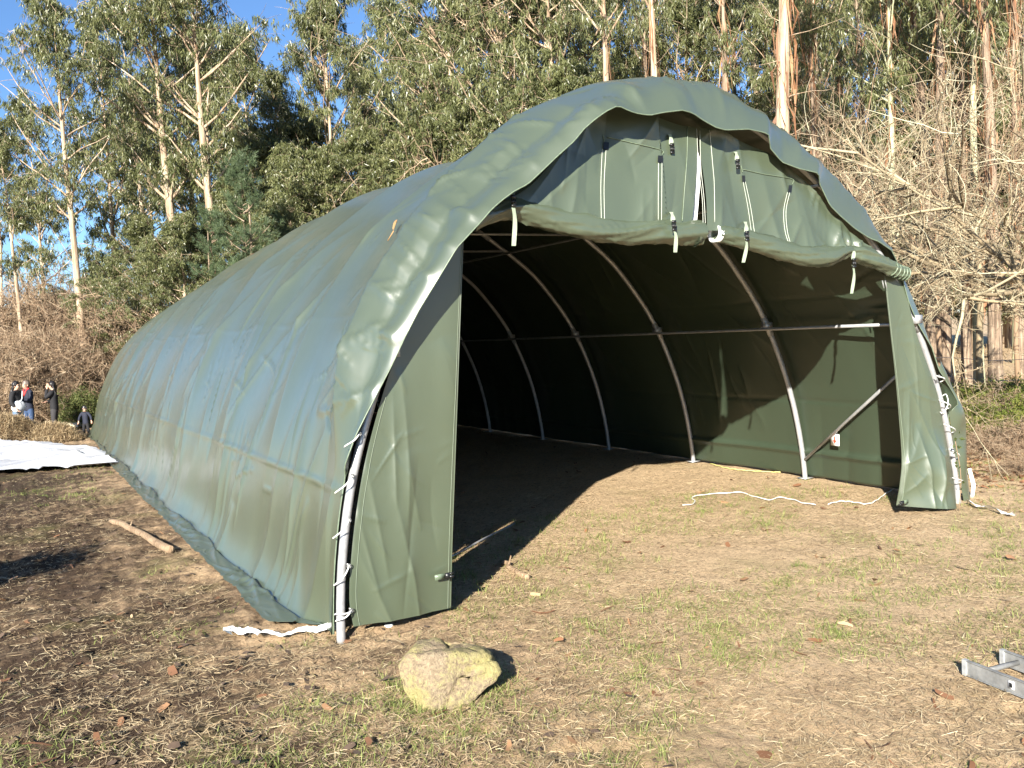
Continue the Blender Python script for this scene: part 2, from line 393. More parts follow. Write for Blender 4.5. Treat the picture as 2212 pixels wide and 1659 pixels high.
# --- the front edge of the cover (valance), a curve in space
EDGE = [(741, 1015, -.05), (752, 985, -.06), (768, 942, -.07), (793, 892, -.09), (819, 842, -.12), (846, 790, -.16), (874, 730, -.20), (905, 670, -.25), (949, 598, -.31), (987, 535, -.36), (1012, 508, -.38),
        (1040, 478, -.38), (1062, 452, -.38), (1085, 432, -.36), (1112, 412, -.36), (1140, 398, -.36), (1172, 368, -.36), (1203, 338, -.36), (1240, 305, -.36), (1262, 278, -.36), (1285, 258, -.38),
        (1310, 240, -.38), (1335, 228, -.36), (1360, 240, -.35), (1380, 246, -.34), (1405, 249, -.34), (1432, 243, -.33), (1474, 238, -.32), (1496, 244, -.30), (1521, 261, -.28),
        (1546, 275, -.28), (1567, 281, -.28), (1617, 279, -.27), (1650, 286, -.26), (1662, 292, -.26), (1663, 319, -.20), (1689, 350, -.18), (1725, 364, -.2), (1768, 374, -.2),
        (1771, 398, -.12), (1793, 444, -.10), (1815, 466, -.10), (1847, 494, -.1), (1879, 515, -.1), (1897, 521, -.12), (1926, 541, -.1), (1940, 570, -.06), (1953, 615, -.04),
        (1963, 652, -.04), (1983, 700, -.05), (2011, 751, -.06), (2024, 799, -.07), (2048, 840, -.06), (2070, 880, -.02)]
EP = np.array([on_y(u, v, Y) for u, v, Y in EDGE])
cxz = (-.15, 1.0)
eang = np.unwrap(np.arctan2(EP[:, 0]-cxz[0], EP[:, 2]-cxz[1]))
order = np.argsort(eang); eang = eang[order]; EP = EP[order]
# --- cover mesh
NS = 440
ap = np.linspace(0, 1, NS)
skL, skR = 22, 8                       # rows of the ground skirts
Yr = np.interp(ap, [0, .10, .3, .5, .62, .8, 1], [.25, .30, .50, .74, .5, .35, .3])   # where the first fold lies
x0, z0, _, _ = sec(ap, 0.0, .055)
sang = np.arctan2(x0-cxz[0], z0-cxz[1])
def front_pt():
    E_ = np.zeros((NS, 3)); x, z, _, _ = sec(ap, .06, .05)
    for j in range(3): E_[:, j] = np.interp(sang, eang, EP[:, j])
    low = np.stack([x, np.full(NS, .06), z], -1)
    w = smooth(eang[0]-.03, eang[0]+.02, sang)*(1-smooth(eang[-1]-.02, eang[-1]+.03, sang))
    return low*(1-w)[:, None]+E_*w[:, None]
EF = front_pt()
NC1 = 34
_q = (EF-CAM) @ AX.T; _U = PW/2+FPX*_q[:, 0]/_q[:, 2]
FOLDS = [(float(ap[np.argmin(np.abs(_U-u)+50*(ap < .1)+50*(ap > .93))]), am) for u, am in ((1405, .075), (1300, .035), (1172, .04), (1040, .07), (985, .03), (945, .05), (868, .045), (812, .035), (1510, -.03), (1570, .05), (1662, .06), (1725, .03), (1770, .06), (1847, .04), (1926, .04), (1983, .04))]
yy = np.concatenate([np.linspace(0, 6, 270), np.linspace(6, LT+.1, 300)[1:]])
def cover_disp(a, Y):
    """outward displacement of the cover: sag, folds and creases"""
    a = np.asarray(a, float); Y = np.broadcast_to(np.asarray(Y, float), a.shape)
    x, z, _, _ = sec(a, Y)
    s = a*ARC; bay = Y/HD
    up = smooth(.4, 2.2, z)
    k_ = np.abs(bay-np.round(bay))*HD                      # distance from the nearest hoop
    d = (.040-.085*(1-np.exp(-(k_/.42)**1.15)))*up
    d = d + .055*(vnoise(Y*.50+.35*s, s*.30, 31)-.5)*up
    # vertical drapery low on the walls
    lo = smooth(2.3, .3, z)
    d = d + (ridge(Y*.85+.25*z, z*.16, 43, 1.2)-.5)*.058*lo
    d = d + (ridge(Y*2.0+.4*z, z*.3+3, 47, 1.3)-.4)*.020*smooth(1.6, .1, z)
    for zz, am in ((1.17, .016), (2.62, .010)):            # horizontal weld seams
        d = d + .9*am*np.exp(-np.abs(z-zz)/.018)
    return d
def skirt_w(Y): return .42-.20*smooth(.2, 1.3, Y)+(vnoise(Y*.9, Y*0+3, 61)-.5)*.10
rows = []
RGA = (.15+.08*smooth(.43, .36, ap))*smooth(.09, .17, ap)*smooth(.95, .8, ap)
NXq, NZq = sec(ap, 0.0)[2:]
foot_flare = lambda z: np.exp(-(z/.24)**1.3)*.15
cols_y = []
for j in range(NC1+len(yy)):
    if j < NC1:
        t = j/(NC1)
        xr, zr, nx, nz = sec(ap, Yr, .055); tgt = np.stack([xr, Yr, zr], -1)
        xh, zh, _, _ = sec(ap, 0*ap+.02, .062); _f = .10*np.exp(-((ap-.70)/.10)**2); xh = xh+NXq*_f; zh = zh+NZq*_f; H0 = np.stack([xh, np.maximum(0*ap+.02, EF[:, 1]), zh], -1)
        P = EF*(1-t/.4)+H0*(t/.4) if t < .4 else H0*(1-(t-.4)/.6)+tgt*((t-.4)/.6)
        bow = .045*math.sin(math.pi*min(1, t/.4))*smooth(.02, .3, -EF[:, 1]); P = P+np.stack([nx*bow, -bow, nz*bow], -1)
        puff = (ridge(ap*30, t*.9+0*ap, 71, 1.4)-.4)*.040*math.sin(math.pi*t)*smooth(.08, .16, ap)
        puff = puff+(vnoise(ap*13+t*1.2, t*1.2+0*ap, 73)-.5)*.06*math.sin(math.pi*t)
        puff = np.where(t > .3, np.maximum(puff, -.012), puff)
        for a0, am in FOLDS: puff = puff+am*np.exp(-np.abs(ap-a0-.008*t)/(.004+.006*t))*(1-t)**.7*min(1, t/.12)
        P = P+np.stack([nx*puff, 0*nx, nz*puff], -1)
        dd = cover_disp(ap, np.maximum(P[:, 1], 0))*t**2
        P = P+np.stack([nx*dd, 0*nx, nz*dd], -1)
        rg = RGA*max(0, (t-.4)/.6)**1.0; P = P+np.stack([nx*rg, 0*nx, nz*rg], -1)
    else:
        y0 = yy[j-NC1]; tt = (y0-0)/(LT+.1); Ys = Yr+(LT+.1-Yr)*((y0/(LT+.1)))
        x, z, nx, nz = sec(ap, Ys, .055); dd = cover_disp(ap, Ys)
        blend = 1.0
        P = np.stack([x+nx*dd, Ys, z+nz*dd], -1)
        # crease ridge at the first fold
        rg = RGA*np.exp(-(np.abs(Ys-Yr)/(.9-.45*smooth(.43, .36, ap)))); P = P+np.stack([nx*rg, 0*nx, nz*rg], -1)
    # flare at the feet
    fl = foot_flare(np.maximum(P[:, 2], .0))*smooth(.05, 1.1, P[:, 1])*(1+.35*(vnoise(P[:, 1]*1.1, 0*P[:, 1], 64)-.5))
    P[:, 0] += np.where(ap < .5, -fl, fl*.25)
    P[:, 2] = np.maximum(P[:, 2], .035)
    P[:, 0] += np.where(ap > .5, .05*smooth(.2, 1.1, P[:, 2])*smooth(2.4, 1.3, P[:, 2])*smooth(1.6, 0, P[:, 1])+.03*smooth(1.3, 0, P[:, 2])*smooth(1.4, 0, P[:, 1]), 0)
    # inside ledge on the right wall
    rgt = ap > .8
    P[:, 0] += np.where(rgt, -.06*np.exp(-((P[:, 2]-.40)/.035)**2)+.0*P[:, 2], 0)
    # skirts
    yb = P[0, 1]; xe = -4.40-.02*float(vnoise(yb*.8, 3.0, 61))+.22*float(smooth(14, 22, yb)); xe = xe+(-4.07-xe)*float(smooth(.35, .02, yb)); w = max(P[0, 0]-xe, .03)
    f = np.linspace(1, 0, skL, endpoint=False)
    ysk = yb+f*(.45*float(smooth(1.6, 0, yb)))+0*f
    lift = vnoise(ysk*1.3+f*1.2, f*1.0+ysk*.2, 63)*.022+ridge(ysk*1.1+f*1.3, f*.45, 65, 1.6)*.055*(1-f)*np.sin(np.pi*np.clip(f+.1, 0, 1))+ridge(ysk*2.3-f*1.8, f*.8, 66, 2.5)*.022*(1-f*.5)+(P[0, 2]-.02)*(1-f)**3
    gl = ground_h(P[0, 0]-w*f, ysk)
    skl = np.stack([P[0, 0]-w*f+(fbm(ysk*6, f, 67, 2)-.4)*.05*f, ysk, lift+.014+np.maximum(gl, 0)*.8], -1)
    f2 = np.linspace(0, 1, skR+1)[1:]
    skr = np.stack([P[-1, 0]+.16*f2, P[-1, 1]+0*f2, np.full(skR, .03)+.02*np.sin(f2*5+P[-1, 1]*7)], -1)
    rows.append(np.vstack([skl, P, skr]))
COV = np.array(rows)                                     # columns along Y, rows over the arch
_Y = COV[:, skL:skL+NS, 1]; _A = np.broadcast_to((ap*ARC)[None], _Y.shape)
_n = [np.broadcast_to(q[None], _Y.shape) for q in sec(ap, 0)[2:]]
_d = creases(_Y, _A, 46, 201, (0, 22), (.6, 4.4), (PI_*.50, PI_*.80), (.9, 2.8), (.05, .20), (.02, .055))       # diagonal pulls
_d = _d+creases(_Y, _A, 34, 202, (0, 22), (0, 2.4), (PI_*.42, PI_*.56), (.7, 2.0), (.04, .13), (.015, .04))       # upright drapery
_d = _d+creases(_Y, _A, 60, 203, (0, 22), (.6, 4.2), (-.25, .35), (.3, 1.3), (.010, .024), (.012, .026))             # old folding lines
_d = _d+creases(_Y, _A, 60, 206, (0, 12), (.4, 4.6), (PI_*.30, PI_*.9), (.25, 1.1), (.009, .022), (.010, .026))        # small sharp kinks
_d = _d+creases(_Y, _A, 70, 204, (0, 12), (8.5, 12.4), (PI_*.3, PI_*.8), (.5, 1.8), (.02, .07), (-.03, -.012))      # right wall
_d = _d+creases(_Y, _A, 190, 205, (-.4, 1.0), (1.6, 11.2), (-.9, .9), (.2, .8), (.010, .045), (.012, .040))             # along the front edge
_d = _d*smooth(-.02, .25, _Y-np.minimum(_Y[:1], 0))
COV[:, skL:skL+NS, 0] += _n[0]*_d; COV[:, skL:skL+NS, 2] += _n[1]*_d
COV[..., 2] = np.maximum(COV[..., 2], .02)
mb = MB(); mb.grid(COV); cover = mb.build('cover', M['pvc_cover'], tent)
# hem: a thin strip of thickness along the free front edge
HE = COV[0, skL+1:-skR-1]
MB().tube(HE[::2], .006, 6).build('hem', M['seam'], tent)
# back wall, closed
a_ = np.linspace(0, 1, 60); bx, bz, _, _ = sec(a_, LT-.1, -.02)
B = np.array([np.stack([bx*t, np.full(60, LT-.08)+.03*np.sin(bx*9*t), bz*t], -1) for t in np.linspace(1, 0.02, 20)])
MB().grid(B).build('back_wall', M['pvc'], tent)

# --- the rolled door: centre line and radii from its left end to its right end
RL = [(1022, 486, .045), (1062, 462, .062), (1108, 453, .088), (1165, 466, .098), (1225, 481, .10), (1290, 494, .102), (1346, 502, .098), (1400, 501, .102), (1455, 501, .108), (1514, 503, .104)]
RR = [(1543, 504, .086), (1562, 507, .088), (1600, 516, .092), (1645, 527, .095), (1690, 540, .102), (1735, 552, .108), (1785, 553, .100), (1820, 544, .070), (1838, 543, .048), (1856, 548, .085), (1885, 560, .098), (1915, 575, .080), (1937, 586, .072), (1956, 592, .068)]
def roll_mesh(pts, seed, nx=150, nr=40):
    c = spline([on_y(u, v, -.10) for u, v, _ in pts], nx); r = np.interp(np.linspace(0, len(pts)-1, nx), range(len(pts)), [p[2] for p in pts])
    T = np.gradient(c, axis=0); T /= np.linalg.norm(T, axis=1)[:, None]
    A = np.cross(T, [0, -1, 0]); A /= np.linalg.norm(A, axis=1)[:, None]; Bv = np.cross(T, A)
    th = np.linspace(0, 2*math.pi, nr); L = np.arange(nx)/nx*sum(np.linalg.norm(np.diff(c, axis=0), axis=1))
    TH, LL = np.meshgrid(th, L); thw = np.cos(TH)*1.6; ths = np.sin(TH)*1.6
    d = (ridge(LL*2.3+thw, ths+LL*.8, seed, 2)-.4)*.030+(ridge(LL*6+thw*2, ths*1.5-LL*1.6, seed+2, 4)-.2)*.015
    R_ = r[:, None]+d*np.minimum(1, r[:, None]/.08)
    return c[:, None]+R_[..., None]*(A[:, None]*np.cos(TH)[..., None]+Bv[:, None]*np.sin(TH)[..., None]*.92), c, A, Bv, r
for pts, sd_ in ((RL, 81), (RR, 87)):
    G, c_, A_, B_, r_ = roll_mesh(pts, sd_)
    rd = MB().grid(G).build('rolled_door', M['pvc'], tent)
    # coiled end of the roll facing the gap
    e = -1 if pts is RL else 0; sg = 1 if pts is RL else -1
    ax = (c_[1]-c_[0]); ax = ax/np.linalg.norm(ax)
    ring = lambda rr, dz, n=40: np.array([c_[e]+ax*sg*dz+rr*(A_[e]*math.cos(t)+B_[e]*math.sin(t)) for t in np.linspace(0, 2*math.pi, n)])
    re_ = r_[e]*1.02
    MB().grid([ring(re_*.80, -.09), ring(.002, -.10)]).build('roll_end', M['pvc'], tent)
    for kq in range(5):
        MB().grid([ring(re_*(.86-.13*kq), -.10), ring(re_*(.86-.13*kq), -.010-.008*kq), ring(re_*(.80-.13*kq), -.010-.008*kq), ring(re_*(.80-.13*kq), -.10)]).build('roll_layer', M['stitch_dull'] if kq == 1 and pts is RR else M['pvc'], tent)
    if pts is RR:
        MB().grid([ring(re_+.004, -.05), ring(re_+.004, .012), ring(re_-.018, .012), ring(re_-.018, -.05)]).build('zip_tape', M['white'], tent)
        for q in (.88, .91, .94, .97, .995):      # webbing wound round the end
            i = int(q*(len(c_)-1)); MB().tube([c_[i]+(r_[i]+.008)*(A_[i]*math.cos(t)+B_[i]*math.sin(t)) for t in np.linspace(0, 2*math.pi, 30)], .009, 6).build('winding', M['seam'], tent)

# --- gable panels above the rolls: top edge follows the hoop, bottom edge hides in the roll
GTP = np.array([on_y(u, v, -.05) for u, v in ((1420, 252), (1474, 270), (1535, 277), (1567, 283), (1596, 303), (1664, 330), (1693, 353), (1753, 399), (1797, 453), (1843, 503), (1870, 531), (1905, 556), (1935, 580), (1950, 588))])
def arch_top(x):
    a = np.linspace(0, 1, 400); X, Z, _, _ = sec(a, 0.0, -.02); i = (a > .1) & (a < .9)
    return np.minimum(np.interp(x, X[i], Z[i]), np.interp(x, GTP[:, 0], GTP[:, 2], left=9))
def gable(name, uL, uR, cen, seed):
    """uL(t), uR(t): x of the side edges for t 0 (bottom) .. 1 (top)"""
    nx, nz = 150, 110
    xs = np.linspace(0, 1, nx); G = np.zeros((nz, nx, 3))
    cx_ = cen[:, 0]; cz_ = cen[:, 2]
    for i in range(nz):
        t = i/(nz-1); xl, xr = uL(t), uR(t); x = xl+(xr-xl)*xs
        zb = np.interp(x, cx_, cz_)+.02; zt = arch_top(x)
        z = zb+(zt-zb)*t
        fold = (vnoise(x*1.7+.9*z, z*.6, seed)-.5)*.11*(1-t*.7)+(ridge(x*2.0+.5*z, z*.35, seed+9, 1.3)-.45)*.045*(1-t)
        fold = fold+(vnoise(x*2, z*1.2, seed+3)-.5)*.05*math.sin(math.pi*min(1, t+.12))
        pinch = np.exp(-((x-2.0)/.30)**2)*(1-t)**2*.5*(ridge(np.arctan2(x-2.0, z-2.85)*3.1+0*x, 0*x+1, seed+5, 1.3)-.4)*.28
        y = -.03-.07*(1-t)-fold*smooth(1.0, .92, np.array(t))+pinch*-1*0-pinch
        G[i] = np.stack([x, y, z], -1)
    x, z = G[..., 0], G[..., 2]
    G[..., 1] -= creases(x, z, 34, seed, (cx_.min(), cx_.max()), (2.9, 4.4), (PI_*.12, PI_*.6), (.5, 1.5), (.03, .12), (.010, .032))
    G[..., 1] -= creases(x, z, 10, seed+1, (1.5, 2.4), (2.9, 3.3), (0, PI_), (.3, .8), (.02, .05), (.02, .05))
    MB().grid(G).build(name, M['pvc'], tent)
    return G
cL = spline([on_y(u, v, -.10) for u, v, _ in RL], 80); cR = spline([on_y(u, v, -.10) for u, v, _ in RR], 80)
sl = [on_y(1507, 276, -.03)[0], on_y(1501, 345, -.04)[0], on_y(1494, 420, -.06)[0], on_y(1489, 490, -.1)[0]]
sr = [on_y(1508, 276, -.03)[0], on_y(1510, 345, -.04)[0], on_y(1514, 420, -.06)[0], on_y(1520, 500, -.1)[0]]
tk = [1, .62, .28, 0]
GL = gable('gable_panel', lambda t: -2.62+.02*t if t < .02 else max(-2.62, -2.62+1.15*(t)**1.0*0)+t*1.0, lambda t: float(np.interp(t, tk[::-1], sl[::-1])), cL, 91)
GR = gable('gable_panel', lambda t: float(np.interp(t, tk[::-1], sr[::-1])), lambda t: 2.90-t*.02, cR, 97)
# fill behind the side corners of the gable so that the arch is closed (cloth turned round the hoop)
for s_, G_ in ((-1, GL),):
    col = G_[:, 0] if s_ < 0 else G_[:, -1]
    X, Z, _, _ = sec(np.linspace(.20, .42, 60) if s_ < 0 else np.linspace(.80, .58, 60), 0.0, -.01)
    q = np.linspace(0, 1, 60); c2 = np.stack([np.interp(q, np.linspace(0, 1, len(col)), col[:, j]) for j in range(3)], -1)
    o2 = np.stack([X, np.full(60, .0), Z], -1)
    MB().grid([c2+(o2-c2)*w+np.array([0, .02*math.sin(9*w), 0]) for w in np.linspace(0, 1, 14)]).build('gable_corner', M['pvc'], tent)
# white facing of the zip seen in the slit
P1 = [on_y(u, v, .0) for u, v in ((1505, 322), (1501, 345), (1497, 400), (1489, 482))]; P2 = [on_y(u, v, -.035) for u, v in ((1506.5, 322), (1512, 350), (1511.5, 400), (1505, 482))]
MB().grid([spline(P1, 24), spline(P2, 24)]).build('zip_facing', M['white'], tent)
# stitched lines, ribbons of thread
def front_y(u, v):
    """depth of the gable panel's face where an image direction meets it"""
    Y = -.08
    for _ in range(5):
        p = on_y(u, v, Y); best = None
        for G in (GL, GR):
            d = (G[..., 0]-p[0])**2+(G[..., 2]-p[2])**2; k = np.argsort(d, axis=None)[:4]
            w = 1/(d.ravel()[k]+1e-7); y = float((G[..., 1].ravel()[k]*w).sum()/w.sum())
            if best is None or d.min() < best[0]: best = (d.min(), y)
        Y = best[1]
    return Y
def on_front(u, v, lift=.007):
    Y = front_y(u, v); return on_y(u, v, Y-lift)
def stitch(pts, r=.0022, name='stitching', mat=None):
    P = spline([(*p, 0) for p in pts], 26); Q = np.array([on_front(p[0], p[1]) for p in P])
    return MB().tube(Q, r, 5).build(name, mat or M['stitch'], tent)
for l in ([(1301, 322), (1298, 400), (1299, 475)], [(1309, 325), (1305, 400), (1306, 477)], [(1422.5, 352), (1422, 420), (1422, 476)], [(1430, 352), (1429.5, 420), (1429, 477)],
          [(1605, 391), (1616, 450), (1623, 500)], [(1610, 392), (1622, 450), (1630, 503)], [(1701, 415), (1693, 455), (1696, 500), (1707, 534)], [(1706, 416), (1698, 455), (1701, 500), (1711, 536)],
          [(1505, 278), (1509, 360), (1517, 430), (1519, 490)], [(1512, 282), (1514, 360), (1521, 430), (1524, 488)], [(1533, 280), (1540, 360), (1543, 400), (1544, 480)]):
    stitch(l)
for l in ([(1303, 292), (1306, 308)], [(1311, 296), (1360, 307), (1428, 324), (1430, 336)], [(1601, 358), (1604, 372)], [(1606, 366), (1650, 376), (1710, 386), (1712, 398)], [(1485, 275), (1484, 340), (1478, 420), (1474, 478)]):
    stitch(l, .0045, 'weld_line', M['seam'])
def patch(u, v, w, h, du=0, name='hook_patch'):
    a, b = on_front(u, v, .012), on_front(u+du, v+h, .012)
    q = np.array([w/2/230, 0, 0]); MB().grid([[a-q*2, a+q*2], [b-q*2, b+q*2]]).build(name, M['black'], tent)
patch(1310, 307, 7, 16, -1); patch(1427, 336, 7, 15, -1); patch(1606, 379, 5, 14, 1); patch(1708, 400, 6, 15, -2)
# straps with buckles
def strap(top, buck, tail, sw=.045, r=.12):
    """all in photograph directions, hung in front of the roll"""
    rt = empty('strap', parent=tent)
    A_ = on_front(*top, .015)
    def rib(P, w, name, mat, n=16):
        P = spline(P, n); e = []
        for i, p in enumerate(P):
            tw = .25*math.sin(i*.4); e.append([p-np.array([w/2*math.cos(tw), w/2*math.sin(tw), 0]), p+np.array([w/2*math.cos(tw), w/2*math.sin(tw), 0])])
        e = np.array(e); back = e+np.array([0, .004, 0])
        m_ = MB(); m_.grid(e); m_.grid(back[:, ::-1]); return m_.build(name, mat, rt)
    Yb = -.03-.10-r if tail else A_[1]-.03
    Bp = on_y(*buck, Yb)
    rib([A_, (A_+Bp)/2+np.array([0, -.01, 0]), Bp], sw, 'webbing', M['webbing'])
    b = MB(); cx3 = Bp+np.array([0, -.012, -.035]); b.box(cx3+np.array([0, 0, .03]), (.042, .016, .028)); b.box(cx3+np.array([-.019, 0, -.012]), (.006, .014, .042)); b.box(cx3+np.array([.019, 0, -.012]), (.006, .014, .042)); b.box(cx3+np.array([0, 0, -.010]), (.014, .010, .042)); b.box(cx3+np.array([0, 0, -.045]), (.044, .016, .018))
    b.build('buckle', M['black'], rt)
    if tail:
        T_ = on_y(*tail, Yb+.02); rib([Bp+np.array([0, 0, -.06]), (Bp+T_)/2+np.array([.01, -.015, 0]), T_], sw*.85, 'strap_end', M['webbing'])
strap((1103, 405), (1107, 424), (1110, 531)); strap((1450, 458), (1454, 478), (1459, 545)); strap((1447, 290), (1450, 312), None); strap((1589, 328), (1592, 346), None)
strap((1610, 479), (1612, 501), (1606, 567)); strap((1844, 530), (1843, 560), (1840, 634))

# --- door leaves hanging left and right
def leaf(name, Lp, Rp, seed, fold, nx=90, nz=170, extra=None):
    Lc = spline(Lp, nz); Rc = spline(Rp, nz); t = np.linspace(0, 1, nx); G = Lc[:, None]*(1-t)[None, :, None]+Rc[:, None]*t[None, :, None]
    u = np.broadcast_to(t[None], G.shape[:2]); zz = np.broadcast_to(np.linspace(0, 1, nz)[:, None], G.shape[:2])     # zz 0 top .. 1 bottom
    w = np.sin(np.pi*u)**.5*(.25+.75*zz)
    x = G[..., 0]; z = G[..., 2]
    xr_ = (x.min(), x.max())
    d = (vnoise(x*2.6+.1*z, z*.35, seed)-.5)*fold*1.3*w+creases(x, z, 16, seed, xr_, (0, 2.2), (PI_*.44, PI_*.62), (.6, 1.8), (.03, .10), (.015, fold*.5))*w
    d = d+creases(x, z, 26, seed+1, xr_, (0, 2.4), (0, PI_), (.2, .7), (.008, .03), (.006, .018))*w
    if extra is not None: d = d+extra(u, zz, x, z)
    G[..., 1] -= d
    MB().grid(G).build(name, M['pvc'], tent); return G
xl = lambda z: float(np.interp(z, PROF[:, 1], PROF[:, 0]))
Lp = [(-xl(z)-.2*z/4.7+.062+(.03 if z < .1 else 0), -.02, z) for z in (3.35, 3.0, 2.6, 2.2, 1.8, 1.4, 1.0, .6, .3, .09)]
Rp = [on_y(1001, 470, -.02), on_y(1000, 520, -.02), on_y(996, 620, -.02), on_y(991, 760, -.01), on_y(986, 900, 0), on_y(981, 1040, .02), on_y(976, 1180, .03), on_y(973, 1313, .05)]
GLF = leaf('door_leaf', Lp, Rp, 101, .07)
Lp2 = [on_y(u, v, Y) for u, v, Y in ((1909, 585, 0), (1913, 620, 0), (1924, 720, 0), (1934, 810, 0), (1942, 900, 0), (1948, 990, 0), (1944, 1045, .02), (1936, 1092, .06))]
Rp2 = [on_y(u, v, Y) for u, v, Y in ((1950, 580, -.02), (1955, 620, -.03), (1980, 720, -.05), (2008, 800, -.06), (2028, 862, -.06), (2040, 930, -.07), (2058, 1020, -.10), (2066, 1098, -.22))]
def bottom_kick(u, zz, x, z):
    k = .16*np.exp(-((zz-.80)/.10)**2)*np.sin(np.pi*u)*ridge(u*1.4+zz*3.0, zz*2, 111, 1.5)
    return k+.10*smooth(.8, 1, zz)*np.sin(np.pi*u)
GRF = leaf('door_leaf', Lp2, Rp2, 107, .11, extra=bottom_kick)
for G, e, i0 in ((GLF, -1, 10), (GRF, 0, 8)):
    c = G[i0:, e]; c2 = G[i0:, e-3 if e < 0 else 3]
    MB().tube(c+np.array([0, -.002, 0]), .005, 6).build('leaf_hem', M['pvc'], tent)
    MB().tube(c2+np.array([0, -.005, 0]), .0016, 5).build('stitching', M['stitch_dull'], tent)
MB().tube(GLF[70:, 5]+np.array([0, -.006, 0]), .0016, 5).build('stitching', M['stitch_dull'], tent)
for (u, v, Y, dx) in ((958, 1243, -.02, .045), (1947, 1085, -.05, -.05)):     # closing clips near the hem
    p = on_y(u, v, Y); rt = empty('closing_clip', parent=tent)
    MB().box(p+np.array([-dx, -.02, .0]), (.09, .008, .045)).build('webbing', M['seam'], rt)
    b = MB(); b.box(p+np.array([dx*.6, -.035, 0]), (.05, .02, .05)); b.box(p+np.array([dx*1.3, -.04, -.01]), (.04, .016, .02)); b.box(p+np.array([dx*1.3, -.04, .018]), (.04, .016, .012)); b.build('buckle', M['black'], rt)
# zip pullers hanging by the right leaf
for du in (0, 6):
    p = on_y(1906+du, 606, -.04); MB().tube([p, p+np.array([.01, -.01, -.09])], .008, 6).build('zip_puller', M['alu'], tent)

# --- lacing round the two front legs
def lace(eyes, wraps, r=.0062):
    for (u, v, Y), (u2, v2, Y2) in zip(eyes, wraps):
        a = on_y(u, v, Y); b = on_y(u2, v2, Y2); mid = (a+b)/2+np.array([0, -.055, .0])
        MB().tube(spline([a+np.array([0, .02, .01]), a+np.array([0, -.02, 0]), mid, b, b+np.array([0, .05, -.02])], 14), r, 6).build('lacing_rope', M['rope'], tent)
        MB().tube([a+np.array([.016*math.cos(t), -.022, .016*math.sin(t)]) for t in np.linspace(0, 6.3, 12)], .005, 5).build('eyelet', M['alu'], tent)
lace([(774, 937, -.03), (758.5, 1027, -.03), (752, 1123, -.03), (752, 1222, -.03), (757, 1318, -.03), (757, 1318, -.03)],
     [(748, 962, -.03), (727.6, 1062, -.02), (723, 1160, -.02), (725, 1262, -.02), (727, 1326, -.03), (729, 1340, -.03)])
lace([(2025, 813, -.10), (2031, 866, -.10), (2034, 892, -.1), (2041, 918, -.10), (2052, 972, -.11), (2059, 1033, -.13)],
     [(2038, 822, -.05), (2053, 880, -.04), (2044, 852, -.05), (2063, 932, -.03), (2072, 988, -.03), (2079, 1040, -.03)])
# tail of the valance folded forward behind the right pole
_o = spline([on_y(u, v, .07) for u, v in ((2030, 775), (2058, 838), (2083, 891), (2087, 940), (2089, 1018), (2097, 1092))], 40)
_i = spline([on_y(u, v, .04) for u, v in ((2024, 799), (2040, 850), (2052, 905), (2060, 960), (2070, 1020), (2084, 1094))], 40)
_g = np.array([_i+(_o-_i)*w+np.array([[0, -.03*math.sin(w*3.1)*(1+.6*math.sin(q*.5)), 0] for q in range(40)]) for w in np.linspace(0, 1, 12)])
MB().grid(_g).build('valance_tail', M['pvc'], tent)
# sticker on the inside of the right wall
wp = np.array([0, 0, 0.])
for i in range(2000):
    q = CAM+ray(1805, 950)*(8+i*.004)
    if q[1] > 0 and q[0] > xl(q[2])-.06: wp = q; break
st = empty('sticker', parent=tent)
MB().box(wp+np.array([-.012, 0, 0]), (.004, .15, .165)).build('sticker_sheet', M['white'], st)
b = MB(); q = wp+np.array([-.017, 0, 0]); b.box(q+np.array([0, 0, .022]), (.003, .022, .06))
b.add(np.array([[0, -.036, -.004], [0, .036, -.004], [0, 0, -.055], [.003, 0, -.03]])+q, [[0, 1, 2]]); b.build('arrow', M['red'], st, False)

# ================================================================== SMALL THINGS ROUND THE TENT
def G3(u, v, up=0.0):
    p = on_ground(u, v); z = gh(p[0], p[1]); p = on_ground(u, v, z); return np.array([p[0], p[1], z+up])
def ribbon(name, pts, w, mat, up=.012, parent=None, wave=.0, n=60, thick=.003):
    P = spline([G3(u, v, up) for u, v in pts], n); T = np.gradient(P, axis=0); N_ = np.cross(T, [0, 0, 1]); N_ /= np.linalg.norm(N_, axis=1)[:, None]
    i = np.arange(n); P[:, 2] = np.max([ground_h(P[:, 0]+a_, P[:, 1]+b_) for a_ in (-.04, 0, .04) for b_ in (-.04, 0, .04)], axis=0)+.014+up*.5; P[:, 2] += np.abs(np.sin(i*.35))*wave
    tw = (.35+np.sin(i*.23)*.35)*(wave > 0)
    off = N_*(w/2)*np.cos(tw)[:, None]; off[:, 2] += w/2*np.sin(tw)
    A = P-off; B = P+off; A[:, 2] += np.sin(tw)*w/2; B[:, 2] += np.sin(tw)*w/2
    m_ = MB(); m_.grid([A, B]); m_.grid([B-[0, 0, thick], A-[0, 0, thick]])
    return m_.build(name, mat, parent)
def cord(name, pts, r, mat, n=90, up=.01, wig=.01):
    P = spline([G3(u, v, r+up) for u, v in pts], n); P[:, 2] += wig*np.abs(np.sin(np.arange(n)*.31))
    P[:, 2] = np.maximum(P[:, 2], ground_h(P[:, 0], P[:, 1])+r)
    return MB().tube(P, r, 7).build(name, mat)
tag(ribbon('strap', [(738, 1362), (700, 1368), (655, 1373), (600, 1377), (560, 1383), (535, 1384), (515, 1374), (500, 1366), (490, 1372), (497, 1384)], .055, M['white'], wave=.02),
    'flat white strap trailing over the mud from the foot of the left tent pole', 'strap')
